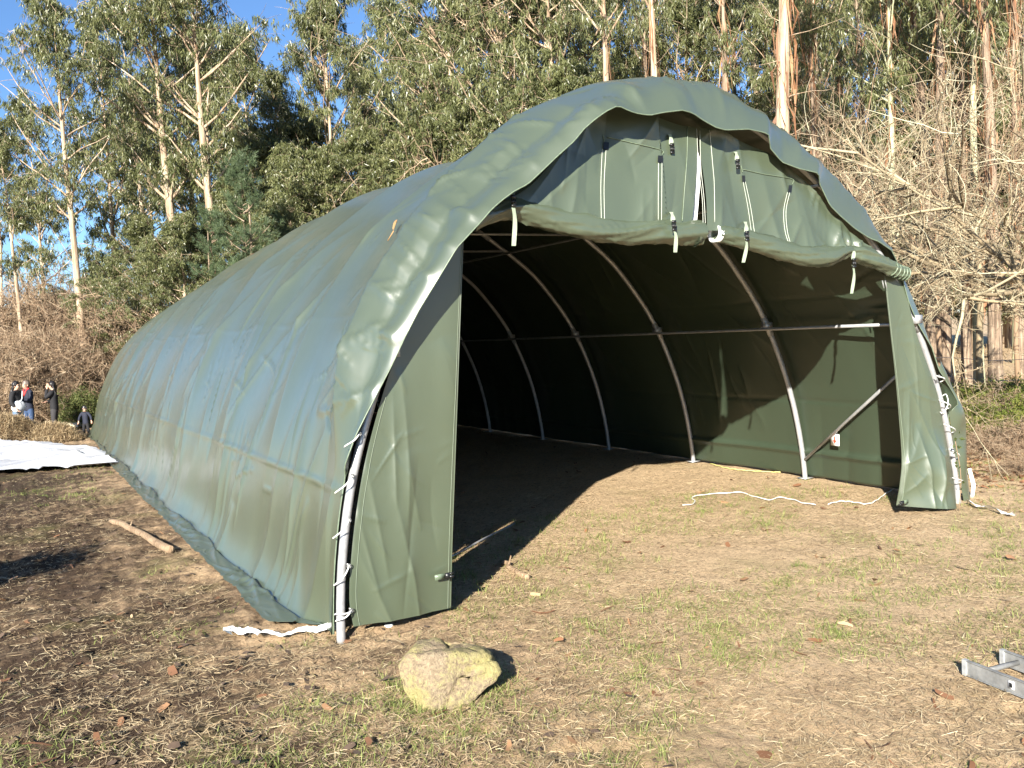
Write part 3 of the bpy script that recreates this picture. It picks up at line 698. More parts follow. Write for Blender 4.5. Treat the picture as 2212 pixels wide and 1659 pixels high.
tag(ribbon('strap', [(2092, 1090), (2105, 1097), (2125, 1101), (2150, 1108), (2175, 1116), (2192, 1120)], .075, M['white'], wave=.015),
    'flat white strap lying on grass at the foot of the right tent pole', 'strap')
a, b = on_y(2094, 1012, .12), on_y(2099, 1084, .12)
d_ = np.array([.035, .0, 0]); MB().grid([[a-d_, a+d_], [(a+b)/2-d_*1.2+[.02, -.03, 0], (a+b)/2+d_*1.2+[.02, -.03, 0]], [b-d_, b+d_]]).build('tie_down_strap', M['white'], tent)
f6 = lambda L: [(1474.3+.3418*x, 594+.3418*y) for x, y in L]
tag(cord('rope', f6([(0, 1462), (50, 1462), (80, 1440), (62, 1416), (130, 1398), (240, 1390), (360, 1383), (450, 1408), (540, 1430), (620, 1416), (700, 1430), (760, 1450), (840, 1462)]), .0062, M['rope']),
    'white rope snaking over the dry grass in the tent entrance', 'rope')
tag(cord('rope', f6([(920, 1458), (1000, 1440), (1080, 1446), (1170, 1457), (1230, 1432), (1280, 1395), (1345, 1355)]), .0062, M['rope']),
    'short white rope running to the right door leaf of the tent', 'rope')
M['yellow'] = simple('pale_yellow_cord', (.62, .60, .22), .6)
tag(cord('cord', f6([(175, 1200), (300, 1232), (450, 1247), (620, 1256)]), .007, M['yellow']), 'thin pale yellow cord on the grass beside the inner tent wall', 'cord')
a, b = G3(976, 1206, .02), G3(1112, 1134, .02)
tag(MB().tube(spline([a, (a+b)/2+[.0, 0, .01], b], 12), .012, 8).build('steel_rod', M['galv']), 'thin steel rod lying on the shaded earth behind the left door leaf', 'rod')
def branchlog(name, pts, r, label):
    P = spline([G3(u, v, r*.8) for u, v in pts], 26); t = np.linspace(0, 1, 26); R_ = r*(1-.25*t)*(1+.12*(vnoise(t*9, 0*t, 5)-.5))
    P += np.stack([vnoise(t*7, 0*t+1, 6)-.5, vnoise(t*7, 0*t+2, 7)-.5, 0*t], -1)*.04
    m_ = MB(); m_.tube(P, R_, 12); m_.tube([P[18], P[18]+[.03, .02, .05], P[18]+[.05, .03, .10]], [.012, .010, .006], 6)
    return tag(m_.build(name, M['log']), label, 'branch')
branchlog('fallen_branch', [(368, 1195), (330, 1172), (290, 1150), (243, 1131)], .052, 'thick peeled branch lying on the mud left of the tent skirt')
branchlog('fallen_branch', [(1140, 1252), (1112, 1236), (1088, 1218)], .032, 'short broken branch at the edge of the tent shadow')
p = G3(840, 1355); mm = MB().tube([p+[0, 0, .0], p+[0, 0, .022], p+[0, 0, .026]], [.036, .036, .028], 20); tag(mm.build('jar_lid', M['glass']), 'small clear round lid under the hem of the left door leaf', 'lid')
# dead leaf on the roof
def on_cover(u, v):
    q = (COV.reshape(-1, 3)-CAM) @ AX.T; U = PW/2+FPX*q[:, 0]/q[:, 2]; Vv = PH/2-FPX*q[:, 1]/q[:, 2]
    dd = (U-u)**2+(Vv-v)**2; near = np.where(dd < dd.min()+60)[0]; return COV.reshape(-1, 3)[near[np.argmin(q[near, 2])]]
a, b = on_cover(859, 482), on_cover(851, 503); c_ = on_cover(834, 524); up_ = np.array([-.03, -.02, .045])
L_ = []
for i, t in enumerate(np.linspace(0, 1, 9)):
    p = a+(b-a)*t+up_*(1+.4*math.sin(3*t)); wv = .06*math.sin(math.pi*min(1, t*.9+.08))*np.array([.5, .2, .6]); L_.append([p-wv, p+[-.015, -.01, .015], p+wv])
m_ = MB().grid(L_); m_.tube([b+up_, (b+c_)/2+up_*.8, c_+up_*.6], .006, 5)
tag(m_.build('dead_leaf', tinted('dead_leaf_brown', [(0, (.22, .12, .05)), (1, (.42, .26, .12))])), 'curled brown dead leaf stuck on the tent roof', 'leaf')

# --- the rock
import bmesh
def hull_rock(name, front, back, off, seed, amp, mat):
    bm = bmesh.new(); rr = np.random.default_rng(seed)
    for p in front+back: bm.verts.new(p)
    bmesh.ops.convex_hull(bm, input=bm.verts)
    for v in [v for v in bm.verts if not v.link_faces]: bm.verts.remove(v)
    bmesh.ops.triangulate(bm, faces=bm.faces)
    for k in range(5):
        bmesh.ops.subdivide_edges(bm, edges=[e for e in bm.edges if e.calc_length() > .035], cuts=1, use_grid_fill=True)
        bmesh.ops.triangulate(bm, faces=bm.faces)
        if k in (2,): bmesh.ops.smooth_vert(bm, verts=bm.verts, factor=.3, use_axis_x=True, use_axis_y=True, use_axis_z=True)
    bm.normal_update()
    P = np.array([v.co for v in bm.verts]); N_ = np.array([v.normal for v in bm.verts])
    d = (fbm(P[:, 0]*5+P[:, 2]*3, P[:, 1]*5+P[:, 2]*6, seed, 5)-.47)*amp+(ridge(P[:, 0]*5-P[:, 2]*4, P[:, 2]*2+P[:, 1]*3+1, seed+3, 6)-.15)*-amp*.9+creases(P[:, 0], P[:, 2], 14, seed+9, (P[:, 0].min(), P[:, 0].max()), (0, P[:, 2].max()), (.3, 2.4), (.12, .45), (.008, .03), (-.03, -.008))+(fbm(P[:, 0]*26+P[:, 2]*9, P[:, 1]*22+P[:, 2]*25, seed+5, 3)-.45)*amp*.22
    for v, n_, k in zip(bm.verts, N_, d): v.co += Vector(n_*k)
    me = bpy.data.meshes.new(name); bm.to_mesh(me); bm.free(); me.materials.append(mat)
    me.polygons.foreach_set('use_smooth', np.ones(len(me.polygons), bool))
    o = bpy.data.objects.new(name, me); C.objects.link(o); return o
g0 = G3(955, 1528)
fw = AX[2].copy(); fw[2] = 0; fw /= np.linalg.norm(fw)
def pl(u, v, back=0.0, lean=.45):
    """point of the rock's front face: a plane through g0 leaning away from the viewer"""
    n_ = -fw*1.0+np.array([0, 0, lean]); w = ray(u, v); t = ((g0-CAM)@n_)/(w@n_); return CAM+w*t+fw*back
fr = [(858, 1425), (882, 1398), (935, 1392), (1040, 1402), (1066, 1415), (1083, 1440), (1070, 1462), (1030, 1488), (1002, 1520), (960, 1531), (900, 1524), (872, 1475)]
front = [tuple(pl(u, v, -.10*math.exp(-((u-930)/60)**2))) for u, v in fr]+[tuple(pl(935, 1450, -.14)), tuple(pl(950, 1500, -.06)), tuple(pl(1010, 1440, -.07))]
back = [tuple(pl(955+(u-955)*.8, 1465+(v-1465)*.75, .34)) for u, v in fr]+[tuple(np.array(pl(960, 1500, .15))*[1, 1, 0]+[0, 0, -.02])]
rock = hull_rock('rock', front, back, None, 5, .06, M['rock']); rock.location.z = -.03
tag(rock, 'pale boulder with yellow-green lichen on the trampled earth before the tent', 'rock')

# --- aluminium ladder, two rails and rungs, running out of the picture
lad = empty('ladder'); tag(lad, 'worn aluminium ladder lying flat in the grass', 'ladder')
a1, b1 = G3(2088, 1463), G3(2212, 1517); a2, b2 = G3(2169, 1435), G3(2212, 1453)
dl = (b1-a1); dl[2] = 0; dl /= np.linalg.norm(dl); pr = np.array([-dl[1], dl[0], 0.0])
sp_ = float((a2-a1)@pr); s2 = float((a2-a1)@dl)
def rail(base, L):
    m_ = MB(); R_ = np.array([dl, pr, [0, 0, 1]]).T; z = .065+float(gh(base[0], base[1]))*0+.01; c = base*[1, 1, 0]+dl*L/2+[0, 0, z]
    m_.box(c, (L, .004, .092), R_); m_.box(c+[0, 0, .048], (L, .028, .005), R_); m_.box(c-[0, 0, .048], (L, .028, .005), R_)
    r_ = m_.build('rail', M['alu'], lad, False); md = r_.modifiers.new('bevel', 'BEVEL'); md.width = .0015; md.segments = 1
    cp = MB().box(base*[1, 1, 0]-dl*.006+[0, 0, z], (.03, .032, .104), R_).build('rail_cap', simple('grey_rubber', (.28, .29, .29), .7), lad, False); return z
zr = rail(a1, 2.6); rail(a1+pr*sp_+dl*s2, 2.6-s2)
for i in range(8):
    q = a1*[1, 1, 0]+dl*(max(s2, 0)+.10+i*.28)+[0, 0, zr]
    MB().tube([q+pr*.003*np.sign(sp_), q+pr*sp_], .017, 10).build('rung', M['alu'], lad)
q = a1*[1, 1, 0]+dl*.33+[0, 0, zr]-pr*np.sign(sp_)*.004; R_ = np.array([dl, pr, [0, 0, 1]]).T
MB().box(q, (.045, .003, .05), R_).build('rail_label', M['white'], lad); MB().box(q-pr*np.sign(sp_)*.002, (.022, .003, .028), R_).build('label_mark', M['black'], lad)

# --- hay heap
def heap(name, cen, rx, ry, h, seed, nstraw, parent_label):
    root = empty(name, (cen[0], cen[1], 0))
    g = np.linspace(-1.25, 1.25, 90); X, Y = np.meshgrid(g, g); r = np.hypot(X, Y)
    H = h*np.clip(1-(r*(1+.35*(vnoise(X*2+9, Y*2, seed)-.5)))**1.9, -.2, 1)**.8 if False else h*np.clip(1-(r*(1+.4*(vnoise(X*2+9, Y*2, seed)-.5)))**2, -.12, 1)
    H = H+(fbm(X*4, Y*4, seed+2, 4)-.45)*.28*h*smooth(1.1, .6, r)
    MB().grid(np.stack([X*rx, Y*ry, H], -1)).build('heap_core', simple('damp_hay', (.10, .062, .03), .95, sc=18, var=.5), root)
    q = rng.uniform(-1.05, 1.05, (nstraw, 2)); q = q[np.hypot(q[:, 0], q[:, 1]) < 1.08]; n_ = len(q)
    hz = h*np.clip(1-(np.hypot(q[:, 0], q[:, 1])*(1+.4*(vnoise(q[:, 0]*2+9, q[:, 1]*2, seed)-.5)))**2, 0, 1)+(fbm(q[:, 0]*4, q[:, 1]*4, seed+2, 4)-.45)*.28*h
    P = np.stack([q[:, 0]*rx, q[:, 1]*ry, np.maximum(hz, 0)+rng.uniform(0, .07, n_)], -1)
    V, F = strips(P, rng.uniform(.10, .34, n_), rng.uniform(.006, .014, n_), .5, 3)
    mesh_np('loose_hay', V, F, M['straw'], root, True, np.repeat(rng.beta(2, 2, n_), 6)*.95)
    tag(root, *parent_label); return root
def strips(P, L, Wd, pitch, k=3, head=None, bend=.25):
    """thin curved blades: k cross sections each; lying flat with random heading"""
    n_ = len(P); th = rng.uniform(0, 2*math.pi, n_) if head is None else head
    ph = rng.normal(0, pitch, n_)
    d = np.stack([np.cos(th)*np.cos(ph), np.sin(th)*np.cos(ph), np.sin(ph)], -1)
    sd_ = np.stack([-np.sin(th), np.cos(th), rng.normal(0, .35, n_)], -1); sd_ /= np.linalg.norm(sd_, axis=1)[:, None]
    bd = rng.normal(0, bend, n_)[:, None]*sd_+np.array([0, 0, 1])*rng.normal(.0, bend*.5, n_)[:, None]
    V = np.zeros((n_, k, 2, 3))
    for i in range(k):
        t = i/(k-1)-.5; w = (1-abs(t)*.8)
        c = P+d*(L*t)[:, None]+bd*(L*(.25-t*t))[:, None]
        V[:, i, 0] = c-sd_*(Wd*w/2)[:, None]; V[:, i, 1] = c+sd_*(Wd*w/2)[:, None]
    b_ = (np.arange(n_)*k*2)[:, None]
    F = np.concatenate([np.stack([b_+2*i, b_+2*i+1, b_+2*i+3, b_+2*i+2], -1).reshape(-1, 1, 4) for i in range(k-1)], 1).reshape(-1, 4)
    return V.reshape(-1, 3), F
hp = on_ground(18, 962); heap('hay_heap', hp+[-.35, .5, 0], 1.55, 1.3, .80, 3, 15000, ('tall rounded heap of old hay at the left edge behind the white sheet', 'hay heap', 'hay heaps'))
hp = on_ground(112, 955); heap('hay_heap', hp+[0, .5, 0], .85, .9, .42, 9, 7500, ('low dark clump of hay beside the taller hay heap', 'hay heap', 'hay heaps'))

# --- white sheet on the ground, pale boards and a bag behind
c4 = [on_ground(u, v)[:2] for u, v in ((-60, 1031), (251, 1008), (205, 972), (-60, 971))]
s_, t_ = np.meshgrid(np.linspace(0, 1, 150), np.linspace(0, 1, 110)); s_ = s_[..., None]; t_ = t_[..., None]
G2 = c4[0]*(1-s_)*(1-t_)+c4[1]*s_*(1-t_)+c4[2]*s_*t_+c4[3]*(1-s_)*t_
G2 = G2+.12*np.stack([(vnoise(t_[..., 0]*9, s_[..., 0]*2, 5)-.5)*smooth(.8, 1, s_[..., 0]), (vnoise(s_[..., 0]*9, t_[..., 0]*2, 7)-.5)*2*np.abs(t_[..., 0]-.5)], -1)
X, Y = G2[..., 0], G2[..., 1]
Z = .085+.05*vnoise(X*.4+Y*.2, Y*.5, 9)+.10*smooth(.5, .9, t_[..., 0])*smooth(.9, .45, s_[..., 0])
Z = Z+creases(X, Y, 70, 77, (X.min(), X.max()), (Y.min(), Y.max()), (-.5, .9), (.8, 3.2), (.04, .14), (.03, .09))
Z = np.maximum(Z, ground_h(X, Y)+.015)
tag(MB().grid(np.stack([X, Y, Z], -1)).build('white_sheet', M['tarp']), 'large crumpled white plastic sheet spread on the ground', 'sheet')
def board(u0, v0, u1, v1, w, h, label, z0=0.0, n=1):
    a, b = on_ground(u0, v0), on_ground(u1, v1); d = b-a; L = np.linalg.norm(d[:2]); d = d/np.linalg.norm(d); n_ = np.array([-d[1], d[0], 0])
    R_ = np.array([d, n_, [0, 0, 1]]).T; m_ = MB(); m_.box([0, 0, h/2], (L, w, h), R_)
    for k in (-.46, -.1, .3): m_.box(d*L*k+[0, 0, h+.004], (.03, w*.98, .006), R_)
    o = m_.build('board', M['board'], None, False, loc=tuple((a+b)/2+[0, 0, z0+gh(*((a+b)/2)[:2])])); md = o.modifiers.new('bevel', 'BEVEL'); md.width = .01
    tag(o, label, 'board', 'pale boards stacked behind the people'); return o
board(68, 921, 125, 920, .5, .24, 'pale yellowish board behind the legs of the woman in black'); board(112, 924, 186, 921, .9, .14, 'lowest wide white board between the woman in black and the child')
o = board(116, 917, 184, 903, .7, .10, 'top white board tilted up towards the child', .18)
p = G3(84, 927)
bm_ = MB().ell((0, 0, .10), (.36, .22, .15), 14, f=lambda P: P*(1+.35*(vnoise(P[..., 0]*3+5, P[..., 1]*3+P[..., 2]*3, 4)-.5))[..., None])
bm_.tube([(-.1, -.12, .2), (0, -.15, .30), (.12, -.12, .2)], .012, 6)
tag(bm_.build('bag', M['cloth_black'], None, loc=tuple(p)), 'crumpled black bag on the ground before the pale boards', 'bag')

# ================================================================== PEOPLE
def skin_obj(name, V, E, Rr, mat, parent, root=0, lv=2):
    me = bpy.data.meshes.new(name); me.from_pydata([tuple(v) for v in V], E, []); me.materials.append(mat)
    o = bpy.data.objects.new(name, me); C.objects.link(o); o.parent = parent
    md = o.modifiers.new('skin', 'SKIN'); md.use_smooth_shade = True
    sv = me.skin_vertices[0].data if me.skin_vertices else None
    if sv is None:
        bpy.context.view_layer.objects.active = o
        with bpy.context.temp_override(object=o): bpy.ops.mesh.customdata_skin_add()
        sv = me.skin_vertices[0].data
    for i, r_ in enumerate(Rr): sv[i].radius = r_ if isinstance(r_, tuple) else (r_, r_); sv[i].use_root = (i == root)
    sb = o.modifiers.new('sub', 'SUBSURF'); sb.levels = lv; sb.render_levels = lv; return o
class Rig:
    def __init__(s): s.V = []; s.E = []; s.R = []
    def chain(s, pts, prev=None):
        for p, r_ in pts:
            s.V.append(p); s.R.append(r_); i = len(s.V)-1
            if prev is not None: s.E.append((prev, i))
            prev = i
        return prev
def person(loc, height, face, arms, legs, label, group, clothes, hair, head_turn=(0, 1), lean=0.0, child=False, extras=None):
    """arms: [(elbow, wrist)] for left (x<0) then right in metres of a 1.7 m figure; face: heading the body looks along"""
    root = empty('person', tuple(loc), face); sc = height/1.7; root.scale = (sc, sc, sc)
    tag(root, label, 'person', group)
    hs = 1.28 if child else 1.0
    r = Rig(); hip = .86 if not child else .74; sh = 1.38 if not child else 1.26; hw = .17
    pel = r.chain([((0, 0, hip+.06), (.085, .07))]); ch = r.chain([((0, lean*.3, hip+.22), (.085, .07)), ((0, lean*.7, sh-.12), (.10, .075)), ((0, lean, sh), (.075, .06))], pel)
    hx, hy = head_turn; hn = math.hypot(hx, hy); hx /= hn; hy /= hn
    hc = np.array([0, lean+.03, sh+.185*hs if not child else sh+.20])
    nk = r.chain([((0, lean+.005, sh+.07), .052), (tuple(hc+np.array([.01*hx, .01*hy, -.075*hs])), .068*hs), (tuple(hc), (.080*hs, .092*hs)), (tuple(hc+[0, 0, .07*hs]), .070*hs)], ch)
    nose_from = nk-1; r.chain([(tuple(hc+np.array([hx*.098*hs, hy*.098*hs, -.012])), .013)], nose_from)
    jk = Rig(); jp = jk.chain([((0, 0, hip-.12), (.165, .13)), ((0, lean*.1, hip-.02), (.17, .13)), ((0, lean*.3, hip+.2), (.15, .125)), ((0, lean*.7, sh-.12), (.175, .13)), ((0, lean, sh+.02), (.100, .085)), ((0, lean+.005, sh+.065), (.066, .062))])
    for sgn, (el, wr) in zip((-1, 1), arms):
        shp = (sgn*hw, lean, sh-.03); el = np.array(el, float); wr = np.array(wr, float)
        w = r.chain([(shp, .045), (tuple(el), .036), (tuple(wr), .027)], ch)
        d = wr-el; d /= np.linalg.norm(d); sdv = np.cross(d, [0, 0, 1.0]); sdv = sdv/(np.linalg.norm(sdv)+1e-6); nv = np.cross(sdv, d)
        palm = r.chain([(tuple(wr+d*.045), (.036, .018))], w)
        for k, (o_, L_) in enumerate(((-.027, .068), (-.009, .080), (.009, .076), (.026, .060))):
            base = wr+d*.085+sdv*o_; r.chain([(tuple(base), .0105), (tuple(base+d*L_*.55+nv*.012), .0095), (tuple(base+d*L_*.9+nv*.034), .008)], palm)
        r.chain([(tuple(wr+d*.03-sdv*.036), .012), (tuple(wr+d*.07-sdv*.055+nv*.01), .010)], palm)
        jk.chain([(shp, .082), (tuple(el), .066), (tuple(wr-d*.03), .050)], jp)
    tr_ = Rig(); tp = tr_.chain([((0, lean*.15, hip+.14), (.125, .10)), ((0, lean*.1, hip+.04), (.150, .12)), ((0, 0, hip-.05), (.145, .12))])
    for sgn, (kn, an, toe) in zip((-1, 1), legs):
        hpj = (sgn*.095, 0, hip-.08)
        a_ = r.chain([(hpj, .055), (kn, .045), (an, .034), ((an[0], an[1]+.02, .035), .036), (toe, .028)], pel)
        tr_.chain([(hpj, .105), (kn, .076), ((an[0], an[1], .10), clothes.get('cuff', .062))], tp)
        sh_ = Rig(); sh_.chain([((an[0], an[1]-.03, .045), .045), ((an[0], an[1]+.05, .042), .046), ((toe[0], toe[1]+.02, .035), .036)]); skin_obj('shoe', sh_.V, sh_.E, sh_.R, M['shoe'], root, 0, 1)
    skin_obj('body', r.V, r.E, r.R, M['skin'], root, 0)
    skin_obj('jacket', jk.V, jk.E, jk.R, clothes['top'], root, 0); skin_obj('trousers', tr_.V, tr_.E, tr_.R, clothes['legs'], root, 0)
    # hair, with its length down the back
    m_ = MB(); back_ = np.array([-hx, -hy, 0]); side_ = np.array([hy, -hx, 0])
    def hf(P):
        P = P.copy(); f = P[..., 0]*hx+P[..., 1]*hy; cut = (f > .35) & (P[..., 2] < .55); k = np.where(cut, .86, 1.0)
        return P*k[..., None]*(1+.10*(vnoise(P[..., 0]*6+3, P[..., 2]*6+P[..., 1]*5, 8)-.5))[..., None]
    m_.ell(hc+np.array([-hx*.022, -hy*.022, .035*hs]), (.112*hs, .112*hs, .116*hs), 16, f=hf)
    if hair[1] > 0:
        for o_ in np.linspace(-.9, .9, 9):
            st_ = hc+back_*.06*hs+side_*.085*o_; L_ = hair[1]*(1-.2*abs(o_)); zz = np.linspace(0, 1, 8)
            m_.tube([st_+back_*(.035*math.sin(2*z)+.012*math.sin(9*z+o_*5))+side_*(o_*.05*z+.012*math.sin(11*z+o_*9))-np.array([0, 0, L_*z]) for z in zz], [.030, .036, .036, .034, .032, .028, .022, .010], 7)
    m_.build('hair', hair[0], root)
    for sgn in (-1, 1):
        e = hc+np.array([hx, hy, 0])*.082*hs+side_*.032*sgn*hs+[0, 0, .012]
        MB().ell(e, (.012, .012, .009), 6).build('eye', M['black'], root)
        e2 = hc+side_*.082*sgn*hs-[0, 0, .01]; MB().ell(e2, (.018, .022, .032), 6).build('ear', M['skin'], root)
    e = hc+np.array([hx, hy, 0])*.084*hs-[0, 0, .045]; MB().ell(e, (.022, .012, .006), 6).build('mouth', simple('lip', (.35, .14, .12), .5), root)
    if extras: extras(root, hc, np.array([hx, hy, 0]), side_, sh, hip)
    return root
def put(u, d): p = at_dist(u, d, 850); return (p[0], p[1], gh(p[0], p[1]))
view = math.atan2(-fw[0], fw[1])                       # heading straight away from the camera, as a rotation about z
ppl = 'people standing at the far end of the tent'
def ex1(root, hc, f, sd_, sh, hip):
    g_ = MB(); 
    for s in (-1, 1): g_.tube([hc+f*.094+sd_*.033*s+np.array([0, 0, .014])+sd_*.022*math.cos(t)*1.0+np.array([0, 0, .017*math.sin(t)]) for t in np.linspace(0, 6.3, 14)], .004, 5)
    g_.tube([hc+f*.1+sd_*-.012+[0, 0, .016], hc+f*.1+sd_*.012+[0, 0, .016]], .004, 5); g_.build('glasses', M['black'], root)
    MB().ell((.06, .10, hip+.10), (.23, .15, .19), 14, f=lambda P: P*(1+.3*(vnoise(P[..., 0]*3+7, P[..., 2]*3+P[..., 1]*2, 5)-.5))[..., None]).build('shoulder_bag', M['cloth_white'], root)
    MB().tube([(-.13, .10, sh+.02), (-.02, .16, sh-.2), (.1, .17, hip+.2)], .014, 6).build('bag_strap', M['cloth_white'], root)
def ex2(root, hc, f, sd_, sh, hip):
    MB().tube([(-.08, .05, sh+.06), (-.04, .11, sh-.02), (0, .13, sh-.14), (.04, .11, sh-.02), (.08, .05, sh+.06), (0, -.05, sh+.08), (-.08, .05, sh+.06)], .034, 8).build('scarf', M['cloth_red'], root)
    MB().box((0, .40, sh-.21), (.08, .14, .016)).build('phone', M['black'], root)
w = put(35, 30.6)
person(w, 1.74, view-1.75, [((-.30, -.08, 1.12), (-.18, .07, .98)), ((.27, .02, 1.10), (.25, .16, .92))], [((-.10, .03, .48), (-.11, 0, .08), (-.12, .14, .03)), ((.10, .03, .48), (.12, 0, .08), (.13, .14, .03))],
       'woman with long curly black hair, glasses, black cardigan, pale bag and jeans', ppl, dict(top=M['cloth_black'], legs=M['denim'], cuff=.06), (M['hair_black'], .42), (.1, 1), 0, False, ex1)
w = put(60, 31.4)
person(w, 1.72, view+2.75, [((-.25, .10, 1.10), (-.06, .34, 1.16)), ((.25, .10, 1.10), (.07, .33, 1.15))], [((-.10, .04, .48), (-.12, 0, .08), (-.15, .13, .03)), ((.10, .04, .48), (.13, 0, .08), (.16, .13, .03))],
       'man with grey hair and red scarf in a navy jacket looking down at his hands', ppl, dict(top=M['cloth_navy'], legs=M['denim_dark'], cuff=.064), (M['hair_grey'], 0), (-.15, 1), .03, False, ex2)
w = put(115, 30.8)
person(w, 1.66, view+1.75, [((-.24, .16, 1.18), (-.05, .15, 1.50)), ((.24, .10, 1.10), (.02, .24, 1.06))], [((-.09, .02, .48), (-.07, 0, .08), (-.08, .14, .03)), ((.09, .04, .48), (.10, .02, .08), (.11, .16, .03))],
       'woman in black sweater and charcoal flared trousers with a hand over her face', ppl, dict(top=M['cloth_black'], legs=M['cloth_grey'], cuff=.095), (M['hair_black'], .22), (0, 1), 0)
w = put(180, 29.6)
person(w, .95, view+3.2, [((-.30, .02, 1.02), (-.34, .10, .80)), ((.30, .02, 1.02), (.33, .10, .80))], [((-.11, .03, .40), (-.13, 0, .08), (-.15, .14, .03)), ((.11, .03, .40), (.13, 0, .08), (.15, .14, .03))],
       'small child in a dark navy coat standing by the far corner of the tent', ppl, dict(top=M['cloth_navy'], legs=M['cloth_black'], cuff=.075), (M['hair_black'], 0), (.05, 1), 0, True)

# ================================================================== GROUND COVER (nobody could count it)
def scatter(n, rmin, rmax, amin=-38, amax=36):
    r = rmin*(rmax/rmin)**rng.uniform(0, 1, n); a = YAW+np.radians(rng.uniform(amin, amax, n))
    x = CAM[0]+np.sin(a)*r; y = CAM[1]+np.cos(a)*r; return x, y, r
def clear_tent(x, y): return ~((x > -4.45) & (x < -3.9) & (y > .3) & (y < 22.6)) & ~((x > 3.9) & (x < 4.3) & (y > 0) & (y < 22.6))
x, y, r = scatter(230000, 3.6, 32); dens = smooth(.30, .62, fbm(x*.9, y*.9, 301, 4)+.10*smooth(-3.5, 0, x)+.08*rng.uniform(-1, 1, len(x)))
k = (rng.uniform(0, 1, len(x)) < dens*.95+.05) & clear_tent(x, y); x, y, r = x[k], y[k], r[k]; n_ = len(x)
P = np.stack([x, y, ground_h(x, y)+rng.uniform(.002, .022, n_)], -1)
V, F = strips(P, rng.gamma(2.5, .020, n_)+.015, (rng.uniform(0.002, .0042, n_))*(1+r*.035), .14, 3)
straw = mesh_np('straw_litter', V, F, M['straw'], None, True, np.repeat(np.clip(rng.beta(2, 1.7, n_), 0, 1), 6)); tag(straw, 'loose dry straw over the trampled ground', kind='stuff')
# green blades in tufts
tx, ty, tr_ = scatter(5200, 3.7, 26, -36, 36)
w_ = smooth(.43, .62, fbm(tx*.6, ty*.6, 311, 4)+.09*smooth(-4, 1, tx)+.10*smooth(6, 0, ty)*smooth(-4, 0, tx)); k = (rng.uniform(0, 1, len(tx)) < w_) & clear_tent(tx, ty) & ~((np.abs(tx) < 4) & (ty > 3)); tx, ty, tr_ = tx[k], ty[k], tr_[k]
_a = rng.uniform(0, 6.28, 70); _r = rng.uniform(.8, 1.5, 70); tx = np.r_[tx, g0[0]+.10+np.cos(_a)*.36*_r]; ty = np.r_[ty, g0[1]+.18+np.sin(_a)*.26*_r]; tr_ = np.r_[tr_, np.full(70, 6.0)]
nb = rng.integers(10, 60, len(tx)); ix = np.repeat(np.arange(len(tx)), nb); n_ = len(ix)
sp0 = rng.uniform(.04, .16, len(tx)); bx_ = tx[ix]+rng.normal(0, 1, n_)*sp0[ix]; by_ = ty[ix]+rng.normal(0, 1, n_)*sp0[ix]
Lg = rng.uniform(.025, .085, n_)*(1+.6*(rng.uniform(0, 1, len(tx))[ix] > .85)); th = rng.uniform(0, 6.283, n_); lean_ = rng.uniform(.35, 1.4, n_)
d1 = np.stack([np.cos(th)*np.sin(lean_), np.sin(th)*np.sin(lean_), np.cos(lean_)], -1); sd_ = np.stack([-np.sin(th), np.cos(th), 0*th], -1)
b0 = np.stack([bx_, by_, ground_h(bx_, by_)-.004], -1); Wd = rng.uniform(.0025, .005, n_)*(1+tr_[ix]*.03)
V = np.zeros((n_, 3, 2, 3))
for i, (t, w_) in enumerate(((0, 1), (.55, .8), (1, .12))):
    c = b0+d1*(Lg*t)[:, None]; c[:, 2] -= Lg*t*t*.35*np.sin(lean_); c += np.stack([np.cos(th), np.sin(th), 0*th], -1)*(Lg*t*t*.3)[:, None]
    V[:, i, 0] = c-sd_*(Wd*w_/2)[:, None]; V[:, i, 1] = c+sd_*(Wd*w_/2)[:, None]
b_ = (np.arange(n_)*6)[:, None]; F = np.concatenate([np.stack([b_+2*i, b_+2*i+1, b_+2*i+3, b_+2*i+2], -1).reshape(-1, 1, 4) for i in range(2)], 1).reshape(-1, 4)
grass = mesh_np('grass', V.reshape(-1, 3), F, M['grass'], None, True, np.repeat(rng.beta(2.2, 2, n_), 6)); tag(grass, 'short green grass growing in thin patches on the earth', kind='stuff')
# fallen leaves and strips of bark
def litter(name, n, f, lab, lmin, lmax, wr, mat, rr=(4, 30)):
    x, y, r = scatter(n, rr[0], rr[1]); k = (rng.uniform(0, 1, n) < f(x, y)) & clear_tent(x, y); x, y = x[k], y[k]; m_ = len(x)
    P = np.stack([x, y, ground_h(x, y)+rng.uniform(.006, .03, m_)], -1); L_ = rng.uniform(lmin, lmax, m_)
    V, F = strips(P, L_, L_*rng.uniform(*wr, m_), .22, 4, None, .5)
    o = mesh_np(name, V, F, mat, None, True, np.repeat(rng.beta(2, 2, m_), 8)); tag(o, lab, kind='stuff')
litter('fallen_leaves', 90000, lambda x, y: (.003+.010*smooth(0, 4, x))+.93*smooth(4.6, 6.5, x+.1*y)*smooth(24, 12, np.hypot(x-8, y)), 'brown fallen leaves thick on the bank right of the tent', .05, .13, (.3, .6), M['litter'])
litter('bark_strips', 330, lambda x, y: .5+0*x, 'peeled strips of eucalyptus bark and curled leaves on the ground', .06, .20, (.06, .14), M['litter'])
litter('clods', 2500, lambda x, y: smooth(-2.5, -5, x), 'small crumbs of dark mud left of the tent', .03, .07, (.6, .9), simple('mud_crumb', (.09, .06, .04), .95))

